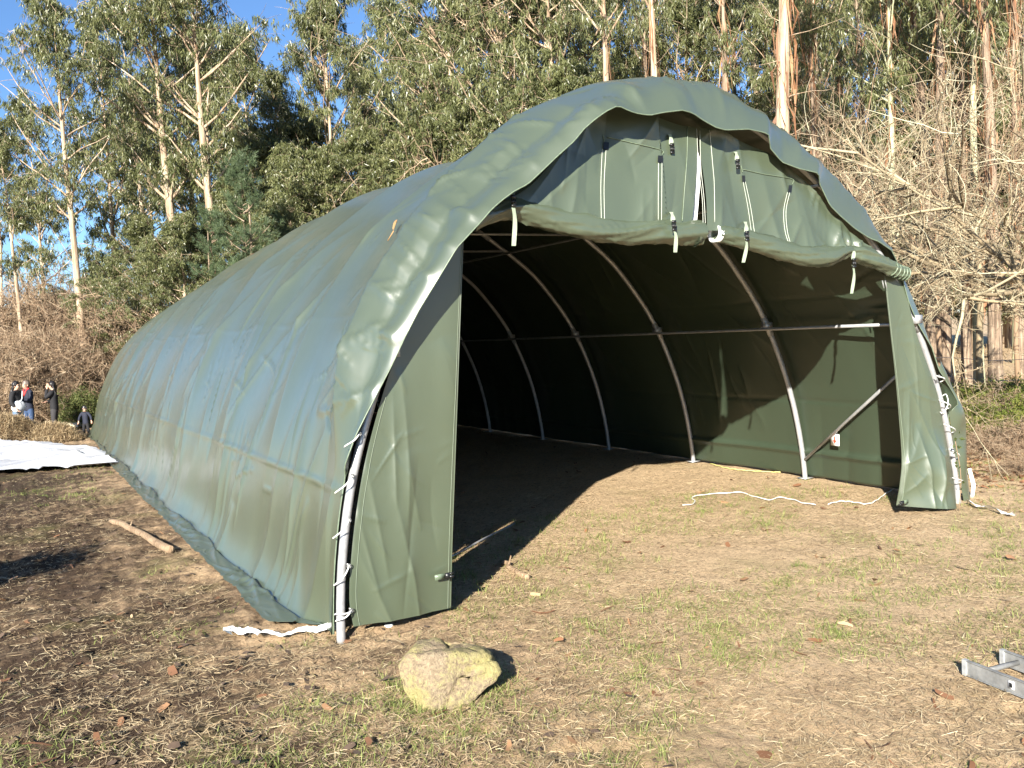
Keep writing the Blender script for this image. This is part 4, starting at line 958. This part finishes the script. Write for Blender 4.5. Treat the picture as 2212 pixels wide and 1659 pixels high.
# ================================================================== TREES
def unit(v): return v/(np.linalg.norm(v, axis=-1, keepdims=True)+1e-9)
def batch_tubes(P, Rr, n=3):
    """P (N,m,3), Rr (N,m) -> verts, quads"""
    N_, m_ = P.shape[:2]; T = unit(np.gradient(P, axis=1)); ref = unit(rng.normal(0, 1, (N_, 1, 3)))
    A = unit(np.cross(T, ref)); B = np.cross(T, A); th = np.linspace(0, 2*math.pi, n, endpoint=False)
    V = P[:, :, None]+Rr[:, :, None, None]*(A[:, :, None]*np.cos(th)[None, None, :, None]+B[:, :, None]*np.sin(th)[None, None, :, None])
    b_ = (np.arange(N_)*m_*n)[:, None, None]; i = (np.arange(m_-1)*n)[None, :, None]; j = np.arange(n)[None, None]; j2 = (j+1) % n
    F = np.stack([b_+i+j, b_+i+j2, b_+i+n+j2, b_+i+n+j], -1).reshape(-1, 4); return V.reshape(-1, 3), F
def leaf_quads(P, D, L, Wd):
    """drooping lance-shaped leaves, 6 points each"""
    n_ = len(P); s = unit(np.cross(D, rng.normal(0, 1, (n_, 3)))); nn = np.cross(D, s); cv = rng.normal(0, .16, n_)*L
    a = P; c1 = P+D*(L*.35)[:, None]+nn*cv[:, None]; tip = P+D*L[:, None]
    w = s*(Wd/2)[:, None]
    V = np.stack([a, c1-w, tip, c1+w], 1).reshape(-1, 3); F = (np.arange(n_)*4)[:, None]+np.arange(4)[None]; return V, F
class Buf:
    def __init__(s): s.V = []; s.F = []; s.T = []; s.n = 0
    def add(s, V, F, T):
        s.V.append(V); s.F.append(F+s.n); s.T.append(np.full(len(V), T) if np.isscalar(T) else T); s.n += len(V)
    def build(s, name, mat, parent, sm=True): return mesh_np(name, np.vstack(s.V), np.vstack(s.F), mat, parent, sm, np.concatenate(s.T))
def curve_from(p0, d0, L, bend, m_=6, wob=.08):
    """several polylines at once: p0,d0 (N,3), L (N,), bend (N,3) pull on the direction"""
    N_ = len(p0); P = np.zeros((N_, m_, 3)); P[:, 0] = p0; d = unit(d0)
    for i in range(1, m_):
        d = unit(d+bend/(m_-1)+rng.normal(0, wob, (N_, 3))); P[:, i] = P[:, i-1]+d*(L/(m_-1))[:, None]
    return P
def pick(P, t):
    """points at fraction t (N,k) on polylines P (N,m,3) -> (N,k,3) and tangents"""
    m_ = P.shape[1]; u = np.clip(t*(m_-1), 0, m_-1-1e-6); i = u.astype(int); f = (u-i)[..., None]; I = np.arange(len(P))[:, None]
    a = P[I, i]; b = P[I, i+1]; return a*(1-f)+b*f, unit(b-a)
def eucalypt(seed, H, cs, R, r0, nb=46, lv=26, dens=1.0, ll=(.20, .34), lean=.02, forks=True, blue=False, bark='bark', bare_tail=0, strips_n=0):
    """one tall gum tree: wandering pale trunk with steep limbs (part trunk) and hanging leaf sprays (part crown)"""
    global rng; rng = np.random.default_rng(seed)
    root = empty('eucalyptus_tree')
    z = np.linspace(0, 1, 26); wx = (vnoise(z*3, 0*z+seed, 1)-.5)*.5*z+lean*H*z; wy = (vnoise(z*3, 0*z+seed, 2)-.5)*.5*z
    tp = np.stack([wx-wx[0], wy-wy[0], z*H*1.0], -1); tr_ = r0*(1-.93*z**1.15)*(1+.35*np.exp(-z*H/.5)); tp[0, 2] = -.4
    tb = MB(); tb.tube(tp, tr_, 12); T = Buf(); T.V.append(np.vstack(tb.V)); f4 = np.vstack(tb.F); T.F.append(f4[f4[:, 2] != f4[:, 3]] if True else f4); T.T.append(np.full(len(T.V[0]), .5)); T.n = len(T.V[0])
    hb = cs+(1-cs)*rng.uniform(0, 1, nb)**.85*.97; hb[:3] = [.93, .97, .985]
    pos = np.stack([np.interp(hb, z, tp[:, j]) for j in range(3)], -1)
    q = (hb-cs)/(1-cs); prof = R*(.55+.75*np.sin(np.pi*np.clip(q*.8+.12, 0, 1)))*(1-q**3*.75)*(rng.uniform(.55, 1.25, nb))
    az = np.arange(nb)*2.399+rng.normal(0, .4, nb); up = rng.uniform(.35, 1.15, nb)
    d0 = unit(np.stack([np.cos(az), np.sin(az), up+.25], -1)); LB = prof*rng.uniform(1.0, 1.35, nb)
    B1 = curve_from(pos, d0, LB, np.tile([0, 0, .25], (nb, 1)), 7, .10)
    rb = np.interp(hb, z, tr_)*.42+.006
    V, F = batch_tubes(B1, rb[:, None]*np.linspace(1, .25, 7)[None], 6); T.add(V, F, .5)
    # dead or bare lower branches
    if bare_tail:
        hb2 = rng.uniform(cs*.35, cs, bare_tail); p2 = np.stack([np.interp(hb2, z, tp[:, j]) for j in range(3)], -1); a2 = rng.uniform(0, 6.28, bare_tail)
        Bd = curve_from(p2, np.stack([np.cos(a2), np.sin(a2), rng.uniform(-.2, .9, bare_tail)], -1), rng.uniform(.6, 2.0, bare_tail), np.tile([0, 0, -.1], (bare_tail, 1)), 6, .16)
        V, F = batch_tubes(Bd, np.full((bare_tail, 1), .018)*np.linspace(1, .2, 6)[None], 4); T.add(V, F, .5)
    k = 5; t = rng.uniform(.25, 1.0, (nb, k)); p2, tg = pick(B1, t); n2 = nb*k
    d2 = unit(tg.reshape(-1, 3)*.6+rng.normal(0, .6, (n2, 3))+[0, 0, .15]); L2 = (LB[:, None]*rng.uniform(.28, .55, (nb, k))).ravel()
    B2 = curve_from(p2.reshape(-1, 3), d2, L2, np.tile([0, 0, -.35], (n2, 1)), 5, .12)
    V, F = batch_tubes(B2, np.full((n2, 1), .012)*np.linspace(1, .3, 5)[None]*(.6+r0*2), 3); T.add(V, F, .5)
    T.build('trunk', M[bark], root)
    # sprays of leaves
    ks = 4; p3, tg3 = pick(B2, rng.uniform(.35, 1.0, (n2, ks))); cen = p3.reshape(-1, 3)
    keep = rng.uniform(0, 1, len(cen)) < dens*np.clip(.45+vnoise(cen[:, 2]*.9+cen[:, 0]*.8, cen[:, 1]*.8, seed)*1.0, 0, 1); cen = cen[keep]; nc = len(cen)
    tw = curve_from(cen, unit(rng.normal(0, .7, (nc, 3))+[0, 0, -.4]), rng.uniform(.3, .65, nc), np.tile([0, 0, -1.0], (nc, 1)), 5, .1)
    p4, tg4 = pick(tw, rng.uniform(.05, 1.0, (nc, lv))); p4 = p4.reshape(-1, 3); nl = len(p4)
    D = unit(rng.normal(0, .42, (nl, 3))+[0, 0, -1.0]); L = rng.uniform(ll[0], ll[1], nl)
    ti = np.clip(rng.beta(2.2, 2.4, nl)*.75+np.repeat(rng.uniform(-.12, .22, nc), lv)+.05, 0, 1)
    V, F = leaf_quads(p4+rng.normal(0, .05, (nl, 3)), D, L, L*rng.uniform(.13, .20, nl)); Cb = Buf(); Cb.add(V, F, np.repeat(ti, 4))
    Cb.build('crown', M['leaf_blue' if blue else 'leaf'], root, False)
    if strips_n:            # ribbons of bark peeling off the trunk
        hh = rng.uniform(.12, .8, strips_n)*H; a = rng.uniform(0, 6.28, strips_n); rr = np.interp(hh/H, z, tr_)*rng.uniform(1.0, 1.5, strips_n)
        Pq = np.stack([np.interp(hh/H, z, tp[:, 0])+np.cos(a)*rr, np.interp(hh/H, z, tp[:, 1])+np.sin(a)*rr, hh], -1)
        V, F = leaf_quads(Pq, unit(rng.normal(0, .09, (strips_n, 3))+[0, 0, -1.0]), rng.uniform(.5, 2.2, strips_n), rng.uniform(.03, .09, strips_n)); Bq = Buf(); Bq.add(V, F, np.repeat(rng.beta(2, 2, strips_n), 4)); Bq.build('peeling_bark', M['litter'], root, False)
    root['H'] = H
    return root
def copy_tree(o):
    c = o.copy(); C.objects.link(c)
    for ch in list(o.children):
        d = ch.copy(); C.objects.link(d); d.parent = c
    return c
USED = set()
def plant(proto, u, d, vtop, label, cat='tree', group=None, sx=1.0, rot=None, lean=(0, 0), vref=700, copy=True):
    o = proto if proto.name not in USED else copy_tree(proto)
    USED.add(proto.name)
    x, y = at_dist(u, d, vref); g = gh(x, y); Hh = z_at(u, vtop, d)-g; s = Hh/proto['H']
    o.location = (x, y, g-.02); o.scale = (s*sx, s*sx, s); o.rotation_euler = (lean[0], lean[1], rng.uniform(0, 6.28) if rot is None else rot)
    tag(o, label, cat, group); return o
E1 = [eucalypt(400+i, 17, cs, R, r0, nb, int(lv*1.5), dn, lean=ln, bare_tail=8, ll=(.16, .29)) for i, (cs, R, r0, nb, lv, dn, ln) in enumerate((
    (.46, 2.2, .18, 46, 16, .85, .005), (.42, 2.4, .22, 50, 16, .82, -.008), (.50, 1.5, .12, 34, 16, .75, .01), (.22, 2.4, .18, 60, 17, 1.0, .0), (.30, 1.7, .12, 44, 16, .9, .008)))]
E2 = [eucalypt(450+i, 14, cs, R, r0, nb, int(lv*1.3), dn, ll=(.16, .28), lean=0, blue=bl) for i, (cs, R, r0, nb, lv, dn, bl) in enumerate((
    (.10, 2.3, .13, 66, 20, 1.0, False), (.12, 2.0, .12, 60, 20, 1.0, False)))]
E3 = [eucalypt(470+i, 19, cs, R, r0, nb, int(lv*1.4), dn, ll=(.16, .29), lean=ln, bark=bk, bare_tail=bt, strips_n=90) for i, (cs, R, r0, nb, lv, dn, ln, bk, bt) in enumerate((
    (.62, 2.3, .27, 40, 18, .8, .004, 'bark', 16), (.50, 2.0, .20, 40, 18, .7, -.004, 'bark_brown', 16), (.50, 1.7, .16, 34, 17, .7, .006, 'bark_green', 12), (.60, 1.5, .12, 26, 15, .7, .004, 'bark_brown', 18)))]
rng = np.random.default_rng(99)
LF = 'eucalyptus trees beyond the far end of the tent'
for i, (p, u, d, vt, sx, lab) in enumerate((
    (E1[0], 176, 36, -8, 1.0, 'tall eucalyptus with a full crown standing right above the two women at the left'),
    (E1[2], 45, 37, 262, 1.25, 'thin pinkish eucalyptus trunk with small crown at the left edge'),
    (E1[4], 98, 46, 225, 1.1, 'slim eucalyptus between the leftmost thin trunk and the tallest left tree'),
    (E1[2], 8, 39, 300, 1.2, 'leaning thin eucalyptus cut off by the left edge of the photo'),
    (E1[1], 378, 37, -110, 1.0, 'large eucalyptus with spreading pale limbs, left one of the tall pair'),
    (E1[1], 462, 36, -150, 1.0, 'large eucalyptus with straight pale trunk, right one of the tall pair'),
    (E1[4], 262, 42, 28, 1.15, 'eucalyptus with whitish blossom-like tips left of the tall pair'),
    (E1[4], 320, 47, 10, 1.1, 'slender eucalyptus standing behind and left of the tall pair'),
    (E1[2], 575, 46, 92, 1.2, 'small pale crowned eucalyptus left of the blue sky gap'),
    (E1[3], 738, 39, -70, .92, 'dense eucalyptus column right of the blue sky gap'),
    (E1[4], 858, 45, 8, 1.2, 'round topped eucalyptus right of the dense column'),
    (E1[4], 915, 48, 40, 1.1, 'pointed small eucalyptus just left of the solid wall of foliage'),
    (E1[3], 1010, 37, -230, 1.0, 'bushy eucalyptus at the left end of the solid wall of foliage'),
    (E1[3], 1120, 35, -260, 1.0, 'bushy eucalyptus above the middle of the tent roof'),
    (E1[3], 1225, 33, -260, 1.0, 'bushy eucalyptus above the left shoulder of the tent arch'))):
    plant(p, u, d, vt, lab, 'eucalyptus', LF, sx)
for j, (u, d, vt) in enumerate([(640, 44, 160), (545, 47, 70), (690, 50, 225), (800, 50, 110), (960, 46, 60), (1060, 44, -60), (1180, 42, -120), (1290, 40, -160), (430, 50, 40), (505, 50, 60), (340, 55, 180)]):
    plant(E1[(2, 4, 3)[j % 3] if u < 950 else 3], u, d, vt, 'eucalyptus in the back row of the wood beyond the tent', 'eucalyptus', 'back row of eucalyptus beyond the tent', 1.15)
UG = 'young bushy eucalyptus under the tall trees'
for j, (u, d, vt) in enumerate([(250, 36, 560), (310, 37, 470), (345, 34, 520), (400, 33, 470), (455, 34, 490), (520, 36, 400), (600, 34, 440), (650, 36, 330), (720, 36, 330), (800, 37, 290), (880, 37, 280), (960, 36, 240), (1040, 35, 220), (1110, 34, 230),
    (1180, 33, 180), (1250, 31, 150), (1320, 30, 150), (590, 44, 300), (680, 45, 260), (112, 46, 640), (205, 44, 600)]):
    plant(E2[j % 2], u, d, vt, 'young bushy eucalyptus in leaf to the ground under the tall trees', 'eucalyptus', UG, 1.5 if d < 40 else 1.8)
RG = 'tall eucalyptus trunks right of the tent'
for p, u, d, vt, sx, lab in (
    (E3[0], 1330, 27, -330, .75, 'eucalyptus with grey and cream trunk just left of the arch top'),
    (E3[0], 1441, 26, -420, .72, 'eucalyptus with straight clean pale trunk rising from the arch top'),
    (E3[0], 1708, 21, -560, 1.15, 'thickest eucalyptus with peeling bark strips, right of the arch top'),
    (E3[3], 1772, 27, -300, .9, 'thin eucalyptus trunk immediately right of the thickest one'),
    (E3[2], 1932, 25, -420, .95, 'smooth grey-green eucalyptus trunk near the top right'),
    (E3[1], 2012, 27, -420, 1.1, 'grey stringy eucalyptus trunk close to the tent right shoulder'),
    (E3[1], 2043, 23, -600, .95, 'thick reddish stringy trunk nearest to the right wall of the tent'),
    (E3[1], 2088, 26, -500, .75, 'narrow stringy trunk with hanging bark between two thicker trunks'),
    (E3[2], 2115, 24, -550, .95, 'smooth yellow-green eucalyptus trunk among brown stringy ones'),
    (E3[1], 2150, 22, -640, .95, 'broad brown stringy trunk right of the yellow-green one'),
    (E3[3], 2205, 26, -500, .9, 'thin brown trunk at the right edge behind the lichen tree')):
    plant(p, u, d, vt, lab, 'eucalyptus', RG, sx, vref=780)
for j in range(24):
    u = 1390+j*37+rng.uniform(-16, 16); d = rng.uniform(32, 52); plant((E3[3], E3[1], E3[2], E1[3])[j % 4] if d < 40 else (E3[3], E1[3])[j % 2], u, d, rng.uniform(-420, -60), 'slender dark trunk deep in the wood right of the tent', 'eucalyptus', 'trunks deep in the right-hand wood', .8 if d < 40 else 1.1, vref=780)
for j in range(24):
    u = 1400+j*38+rng.uniform(-18, 18); d = rng.uniform(44, 56); plant(E2[j % 2], u, d, rng.uniform(140, 430), 'low leafy tree far back in the wood right of the tent', 'tree', 'leafy trees far back in the right-hand wood', 1.9, vref=780)

# --- pines
def pine(seed, H, R):
    global rng; rng = np.random.default_rng(seed); root = empty('pine_tree'); T = Buf()
    z = np.linspace(0, 1, 14); tb = MB(); tb.tube(np.stack([.1*np.sin(z*3), .1*np.cos(z*4)-.1, z*H-.2], -1), .11*(1-.93*z), 8); f4 = np.vstack(tb.F); T.V.append(np.vstack(tb.V)); T.F.append(f4[f4[:, 2] != f4[:, 3]]); T.T.append(np.full(len(T.V[0]), .5)); T.n = len(T.V[0])
    nb = 60; hb = np.sort(rng.uniform(.25, .98, nb)); pos = np.stack([0*hb, 0*hb, hb*H], -1); az = rng.uniform(0, 6.28, nb); LB = R*(1.05-hb)**.7*rng.uniform(.7, 1.2, nb)
    B1 = curve_from(pos, np.stack([np.cos(az), np.sin(az), 0*az+.45], -1), LB, np.tile([0, 0, .5], (nb, 1)), 6, .08); V, F = batch_tubes(B1, np.full((nb, 1), .02)*np.linspace(1, .3, 6)[None], 4); T.add(V, F, .4)
    T.build('trunk', M['bark_brown'], root)
    k = 14; p, t = pick(B1, rng.uniform(.3, 1, (nb, k))); p = p.reshape(-1, 3)+rng.normal(0, .12, (nb*k, 3)); ax = unit(t.reshape(-1, 3)+rng.normal(0, .5, (nb*k, 3))+[0, 0, .5]); n_ = len(p)*42
    P = np.repeat(p, 42, 0)+np.repeat(ax, 42, 0)*rng.uniform(0, .18, (n_, 1)); D = unit(np.repeat(ax, 42, 0)*.9+rng.normal(0, .55, (n_, 3))); L = rng.uniform(.10, .18, n_)
    V, F = leaf_quads(P, D, L, np.full(n_, .009)); Cb = Buf(); Cb.add(V, F, np.repeat(rng.beta(2, 2, n_), 4)); Cb.build('crown', M['needle'], root, False); root['H'] = H; return root
PN = pine(600, 8, 1.7)
plant(PN, 543, 31, 335, 'tallest green pine with long needles before the eucalyptus trunks', 'pine', 'pines by the tent', 1.0)
plant(PN, 470, 32, 452, 'smaller pine close to the tent roof left of the tallest pine', 'pine', 'pines by the tent', 1.1)
plant(PN, 612, 34, 450, 'small pine peeping over the tent roof right of the tallest pine', 'pine', 'pines by the tent', 1.0)

# --- bare, twiggy growth
def bare(seed, H, stems, spread, mat, n2=9, n3=8, n4=6, r0=.05, name='bare_shrub', droop=0.0, tw=.004, lichen=False, azr=None, up0=1.0, nspray=0, raise_=0.0):
    global rng; rng = np.random.default_rng(seed); root = empty(name)
    rz_ = raise_
    az = rng.uniform(0, 6.28, stems) if azr is None else rng.uniform(*azr, stems)
    d0 = np.stack([np.cos(az)*spread, np.sin(az)*spread, np.full(stems, up0)*rng.uniform(.5, 1.4, stems)], -1)
    L0 = H*rng.uniform(.75, 1.15, stems); b0 = np.zeros((stems, 3)); b0[:, :2] = rng.normal(0, (.12 if not raise_ else .04)*spread, (stems, 2)); b0[:, 2] = raise_*rng.uniform(.75, 1.05, stems)
    G1 = curve_from(b0, d0, L0, np.tile([0, 0, .2-droop], (stems, 1)), 9, .14); A = Buf()
    V, F = batch_tubes(G1, (r0*rng.uniform(.5, 1, stems))[:, None]*np.linspace(1, .2, 9)[None], 6); A.add(V, F, .45)
    def gen(Pp, k, lo, Lf, dev, m_=6, wob=.16, dr=0.0):
        p, t = pick(Pp, rng.uniform(lo, 1, (len(Pp), k))); Lp = np.linalg.norm(np.diff(Pp, axis=1), axis=2).sum(1)
        n_ = len(Pp)*k; d = unit(t.reshape(-1, 3)+rng.normal(0, dev, (n_, 3))); L = np.repeat(Lp, k)*rng.uniform(*Lf, n_); return curve_from(p.reshape(-1, 3), d, L, np.tile([0, 0, .15-dr], (n_, 1)), m_, wob)
    G2_ = gen(G1, n2, .2, (.25, .55), .75, 7, .16, droop); V, F = batch_tubes(G2_, np.full((len(G2_), 1), r0*.36)*np.linspace(1, .25, 7)[None], 4); A.add(V, F, np.repeat(rng.uniform(.25, .8, len(G2_)), 28))
    G3_ = gen(G2_, n3, .15, (.28, .6), .8, 6, .2, droop); V, F = batch_tubes(G3_, np.full((len(G3_), 1), max(tw*1.6, r0*.12))*np.linspace(1, .4, 6)[None], 3); A.add(V, F, np.repeat(rng.uniform(.25, .95, len(G3_)), 18))
    if n4:
        G4 = gen(G3_, n4, .1, (.25, .6), .8, 4, .22, droop); V, F = batch_tubes(G4, np.full((len(G4), 1), tw)*np.linspace(1, .45, 4)[None], 3); A.add(V, F, np.repeat(rng.uniform(.2, .95, len(G4)), 12))
    A.build('branches', M[mat], root, True)
    if raise_: MB().tube([(0, 0, -.3), (.04, .03, raise_*.4), (-.02, .05, raise_*.8), (0, 0, raise_*1.08)], [r0*2, r0*1.6, r0*1.4, r0*.9], 10).build('trunk', M[mat], root)
    if lichen:                          # crusty tufts of lichen along the limbs
        src = np.concatenate([pick(G1, rng.uniform(.05, 1, (len(G1), 160)))[0].reshape(-1, 3), pick(G2_, rng.uniform(0, 1, (len(G2_), 26)))[0].reshape(-1, 3), pick(G3_, rng.uniform(0, .7, (len(G3_), 3)))[0].reshape(-1, 3)])
        n_ = len(src)*5; P = np.repeat(src, 5, 0)+rng.normal(0, .014, (n_, 3)); V, F = leaf_quads(P, unit(rng.normal(0, 1, (n_, 3))), rng.uniform(.012, .032, n_), rng.uniform(.010, .022, n_)); Bf = Buf(); Bf.add(V, F, np.repeat(rng.uniform(.4, .95, n_), 4)); Bf.build('lichen', M['lichen'], root, False)
    if nspray:
        p, t = pick(G3_, rng.uniform(.2, 1, (len(G3_), nspray))); p = p.reshape(-1, 3); n_ = len(p); V, F = leaf_quads(p, unit(rng.normal(0, 1, (n_, 3))), rng.uniform(.03, .06, n_), rng.uniform(.02, .035, n_)); Bf = Buf(); Bf.add(V, F, np.repeat(rng.beta(2, 2, n_), 4)); Bf.build('dry_leaves', M['straw'], root, False)
    root['H'] = H; return root
GREP = 0
def spot(o, u, d, z=None, s=1.0, label=None, cat=None, group=None, rot=None, vref=800, sz=None):
    o2 = o if o.name not in USED else copy_tree(o); USED.add(o.name)
    x, y = at_dist(u, d, vref); o2.location = (x, y, gh(x, y)-.03); o2.scale = (s, s, sz or s); o2.rotation_euler = (0, 0, rng.uniform(0, 6.28) if rot is None else rot); tag(o2, label, cat, group); return o2
BS = [bare(700+i, 3.2, 12, .75, 'twig', 8, 7, 5, .030, tw=.007, nspray=0 if i else 2) for i in range(3)]
rng = np.random.default_rng(5)
i = 0
for u in range(-40, 260, 17):
    for d in (36.5, 40.0, 44.0):
        s = rng.uniform(.8, 1.1)*(1.0 if u < 170 else .85)
        spot(BS[i % 3], u+rng.uniform(-9, 9), d+rng.uniform(-1.5, 1.5), s=s*(1 if d < 39 else 1.35), label='leafless brown shrub in the thicket behind the people', cat='shrub', group='leafless thicket behind the people'); i += 1
for u in range(300, 620, 40):
    spot(BS[i % 3], u+rng.uniform(-9, 9), 35+rng.uniform(-1, 2), s=1.2, label='leafless brown shrub behind the far end of the tent', cat='shrub', group='leafless shrubs behind the tent roof'); i += 1
for u in range(660, 1060, 44):
    spot(BS[i % 3], u+rng.uniform(-9, 9), 33.5+rng.uniform(0, 2), s=1.0, sz=1.0+.28*(u-600)/100, label='tall twiggy leafless bush showing over the tent roof', cat='shrub', group='twiggy bushes over the tent roof', vref=700); i += 1
# juniper-like evergreen behind the child
def evergreen(seed, H, R, n_, mat, name, ln=(.05, .10), wd=.35):
    global rng; rng = np.random.default_rng(seed); root = empty(name); T = Buf(); ns = 26; az = rng.uniform(0, 6.28, ns)
    G1 = curve_from(np.zeros((ns, 3)), np.stack([np.cos(az)*.8, np.sin(az)*.8, rng.uniform(.25, 1.3, ns)], -1), H*rng.uniform(.7, 1.1, ns), np.tile([0, 0, .1], (ns, 1)), 7, .12); V, F = batch_tubes(G1, np.full((ns, 1), .022)*np.linspace(1, .3, 7)[None], 5); T.add(V, F, .3); T.build('stems', M['twig'], root)
    k = n_//ns; c, t = pick(G1, rng.uniform(.15, 1, (ns, 40))); c = c.reshape(-1, 3)+rng.normal(0, R*.10, (ns*40, 3)); P = np.repeat(c, n_//len(c), 0); P = P+rng.normal(0, R*.085, P.shape); P[:, 2] = np.abs(P[:, 2]); m_ = len(P)
    L = rng.uniform(*ln, m_); V, F = leaf_quads(P, unit(rng.normal(0, .7, (m_, 3))+[0, 0, .5]), L, L*wd); Bf = Buf(); Bf.add(V, F, np.repeat(rng.beta(2, 2, m_), 4)); Bf.build('foliage', M[mat], root, False); root['H'] = H; return root
EV = evergreen(800, 1.9, 1.5, 26000, 'juniper', 'evergreen_bush', (.06, .11))
rng = np.random.default_rng(6)
spot(EV, 196, 33.5, s=.80, label='dark green bushy evergreen behind the child at the tent corner', cat='bush', rot=.5)
# lichen covered leafless tree reaching in from the right
BT = bare(900, 4.6, 9, 1.25, 'lichen', 9, 8, 5, .075, 'lichen_tree', .05, .0048, True, (1.9, 4.0), .50, 0, 2.3)
x, y = at_dist(2350, 17.0, 780); BT.location = (x, y, .3); BT.rotation_euler = (0, 0, -.3); tag(BT, 'pale lichen-covered leafless tree whose gnarled limbs reach in from the right edge', 'tree')
B2_ = bare(910, 3.0, 7, .85, 'lichen', 6, 6, 4, .042, 'leafless_tree', 0.0, .0052, False, None, .9, 0, 2.6)
B3_ = bare(920, 3.4, 7, .75, 'twig', 7, 5, 4, .036, 'leafless_tree', 0.0, .0055, False, None, 1.0, 0, 2.7)
rng = np.random.default_rng(8)
BG = 'leafless trees between the tent and the right-hand wood'
for o, u, d, s, sz, lab in ((B2_, 2120, 20.5, 1.0, 1.15, 'pale twiggy leafless tree just right of the tent with the densest tangle'), (B3_, 2030, 22.5, 1.0, 1.15, 'brown budded leafless tree behind the right shoulder of the tent'),
    (B3_, 2200, 24.5, 1.0, 1.25, 'brown leafless tree behind the lichen tree at the upper right'), (B2_, 1920, 24, 1.0, 1.15, 'grey leafless tree showing over the sloping right edge of the tent'), (B3_, 1830, 26, .8, 1.2, 'thin brown leafless tree near the thickest eucalyptus trunk')):
    spot(o, u, d, s=s, sz=sz, label=lab, cat='tree', group=BG, vref=780)
# undergrowth on the bank
FR = evergreen(820, .75, .9, 9000, 'fern', 'fern_clump', (.06, .12), .22)
DB = bare(830, .9, 16, .9, 'twig', 7, 6, 3, .012, 'dry_bramble', .15, .0035)
rng = np.random.default_rng(9)
for u, d, s in ((2098, 17.5, .85), (2125, 18.2, .95), (2160, 17.8, .8), (2185, 18.6, 1.0), (2215, 17.6, .9), (2140, 20, 1.1), (2090, 20, 1.1), (2205, 20.5, 1.1), (2240, 19, 1.0)):
    spot(FR, u, d, s=s, sz=s*.8, label='low green fern and briar clump on the bank at the foot of the stringy trunks', cat='fern', group='fern clumps on the bank')
for u, d, s in ((2104, 16.5, .9), (2130, 15.8, .8), (2165, 16.6, 1.0), (2195, 16, .9), (2215, 14.5, .8), (2180, 14.4, .55), (2225, 16.5, 1.2), (2150, 18.9, 1.3), (2110, 18.5, 1.2), (2200, 18.6, 1.3), (2075, 18, 1.1)):
    spot(DB, u, d, s=s*.75, sz=s*.5, label='dry brown bramble tangle on the leafy bank right of the tent', cat='bramble', group='dry brambles on the bank')
for z_, lab in ((1.12, 'upper wire of the thin fence before the right-hand trunks'), (.72, 'lower wire of the thin fence before the right-hand trunks')):
    a = at_dist(1990, 21.2, 800); b = at_dist(2330, 19.5, 800); P = [(a[0]+(b[0]-a[0])*t, a[1]+(b[1]-a[1])*t, gh(*a)+z_+.03*math.sin(9*t)) for t in np.linspace(0, 1, 16)]
    tag(MB().tube(P, .006, 5).build('fence_wire', M['galv']), lab, 'wire', 'wires of the thin fence')
# a leafy shoot climbing in front of the right tent pole, a dry weed inside
def shoot(name, base, top, n_, mat, label, cat, sz=.05):
    root = empty(name, tuple(base)); t_ = np.array(top)-np.array(base); P = spline([(0, 0, 0), tuple(t_*.5+[.04, -.02, 0]), tuple(t_)], 12); MB().tube(P, .005, 5).build('stem', M['twig'], root)
    i = rng.integers(3, 12, n_); Bf = Buf(); V, F = leaf_quads(P[i]+rng.normal(0, .03, (n_, 3)), unit(rng.normal(0, 1, (n_, 3))), np.full(n_, sz)*rng.uniform(.6, 1.2, n_), np.full(n_, sz*.6)); Bf.add(V, F, np.repeat(rng.uniform(.1, .6, n_), 4)); Bf.build('leaves', M[mat], root, False); tag(root, label, cat)
b_ = G3(2072, 1104); t_ = on_y(2063, 950, b_[1]); shoot('bramble_shoot', b_, t_, 16, 'juniper', 'thin bramble shoot with a few dark leaves before the right tent pole', 'plant', .07)
b_ = G3(1645, 1004); t_ = on_y(1668, 958, b_[1]); shoot('dry_weed', b_, t_, 14, 'litter', 'dry brown weed growing beside the inner right wall of the tent', 'weed', .06)
# bush outside the picture on the left, known by its round shadow on the mud
SB = evergreen(840, .95, .7, 12000, 'juniper', 'round_bush', (.06, .10)); SB.location = (-8.75, 2.1, 0)
for ch in SB.children: ch.location = (0, 0, 1.15); ch.scale = (.75, .75, 1)
MB().tube([(0, 0, -.1), (.02, .01, .6), (0, 0, 1.3)], [.05, .04, .03], 8).build('trunk', M['bark_brown'], SB)
tag(SB, 'leafy bush just outside the left edge casting a round shadow on the mud', 'bush')
# ground cover of the wood floor
rng = np.random.default_rng(10)
n_ = 26000; x = rng.uniform(-22, 34, n_); y = rng.uniform(4, 60, n_); k = ((np.abs(x) > 5.5) | (y > 24)) & ((y > 26) | (x > 10)); x, y = x[k], y[k]; m_ = len(x)
V, F = strips(np.stack([x, y, ground_h(x, y)+rng.uniform(.02, .5, m_)*rng.uniform(0, 1, m_)], -1), rng.uniform(.2, .7, m_), rng.uniform(.01, .03, m_), .7, 3); ug = mesh_np('undergrowth', V, F, M['straw'], None, True, np.repeat(rng.beta(2, 3, m_)*.7, 6)); tag(ug, 'dry bracken and dead stems over the wood floor', kind='stuff')
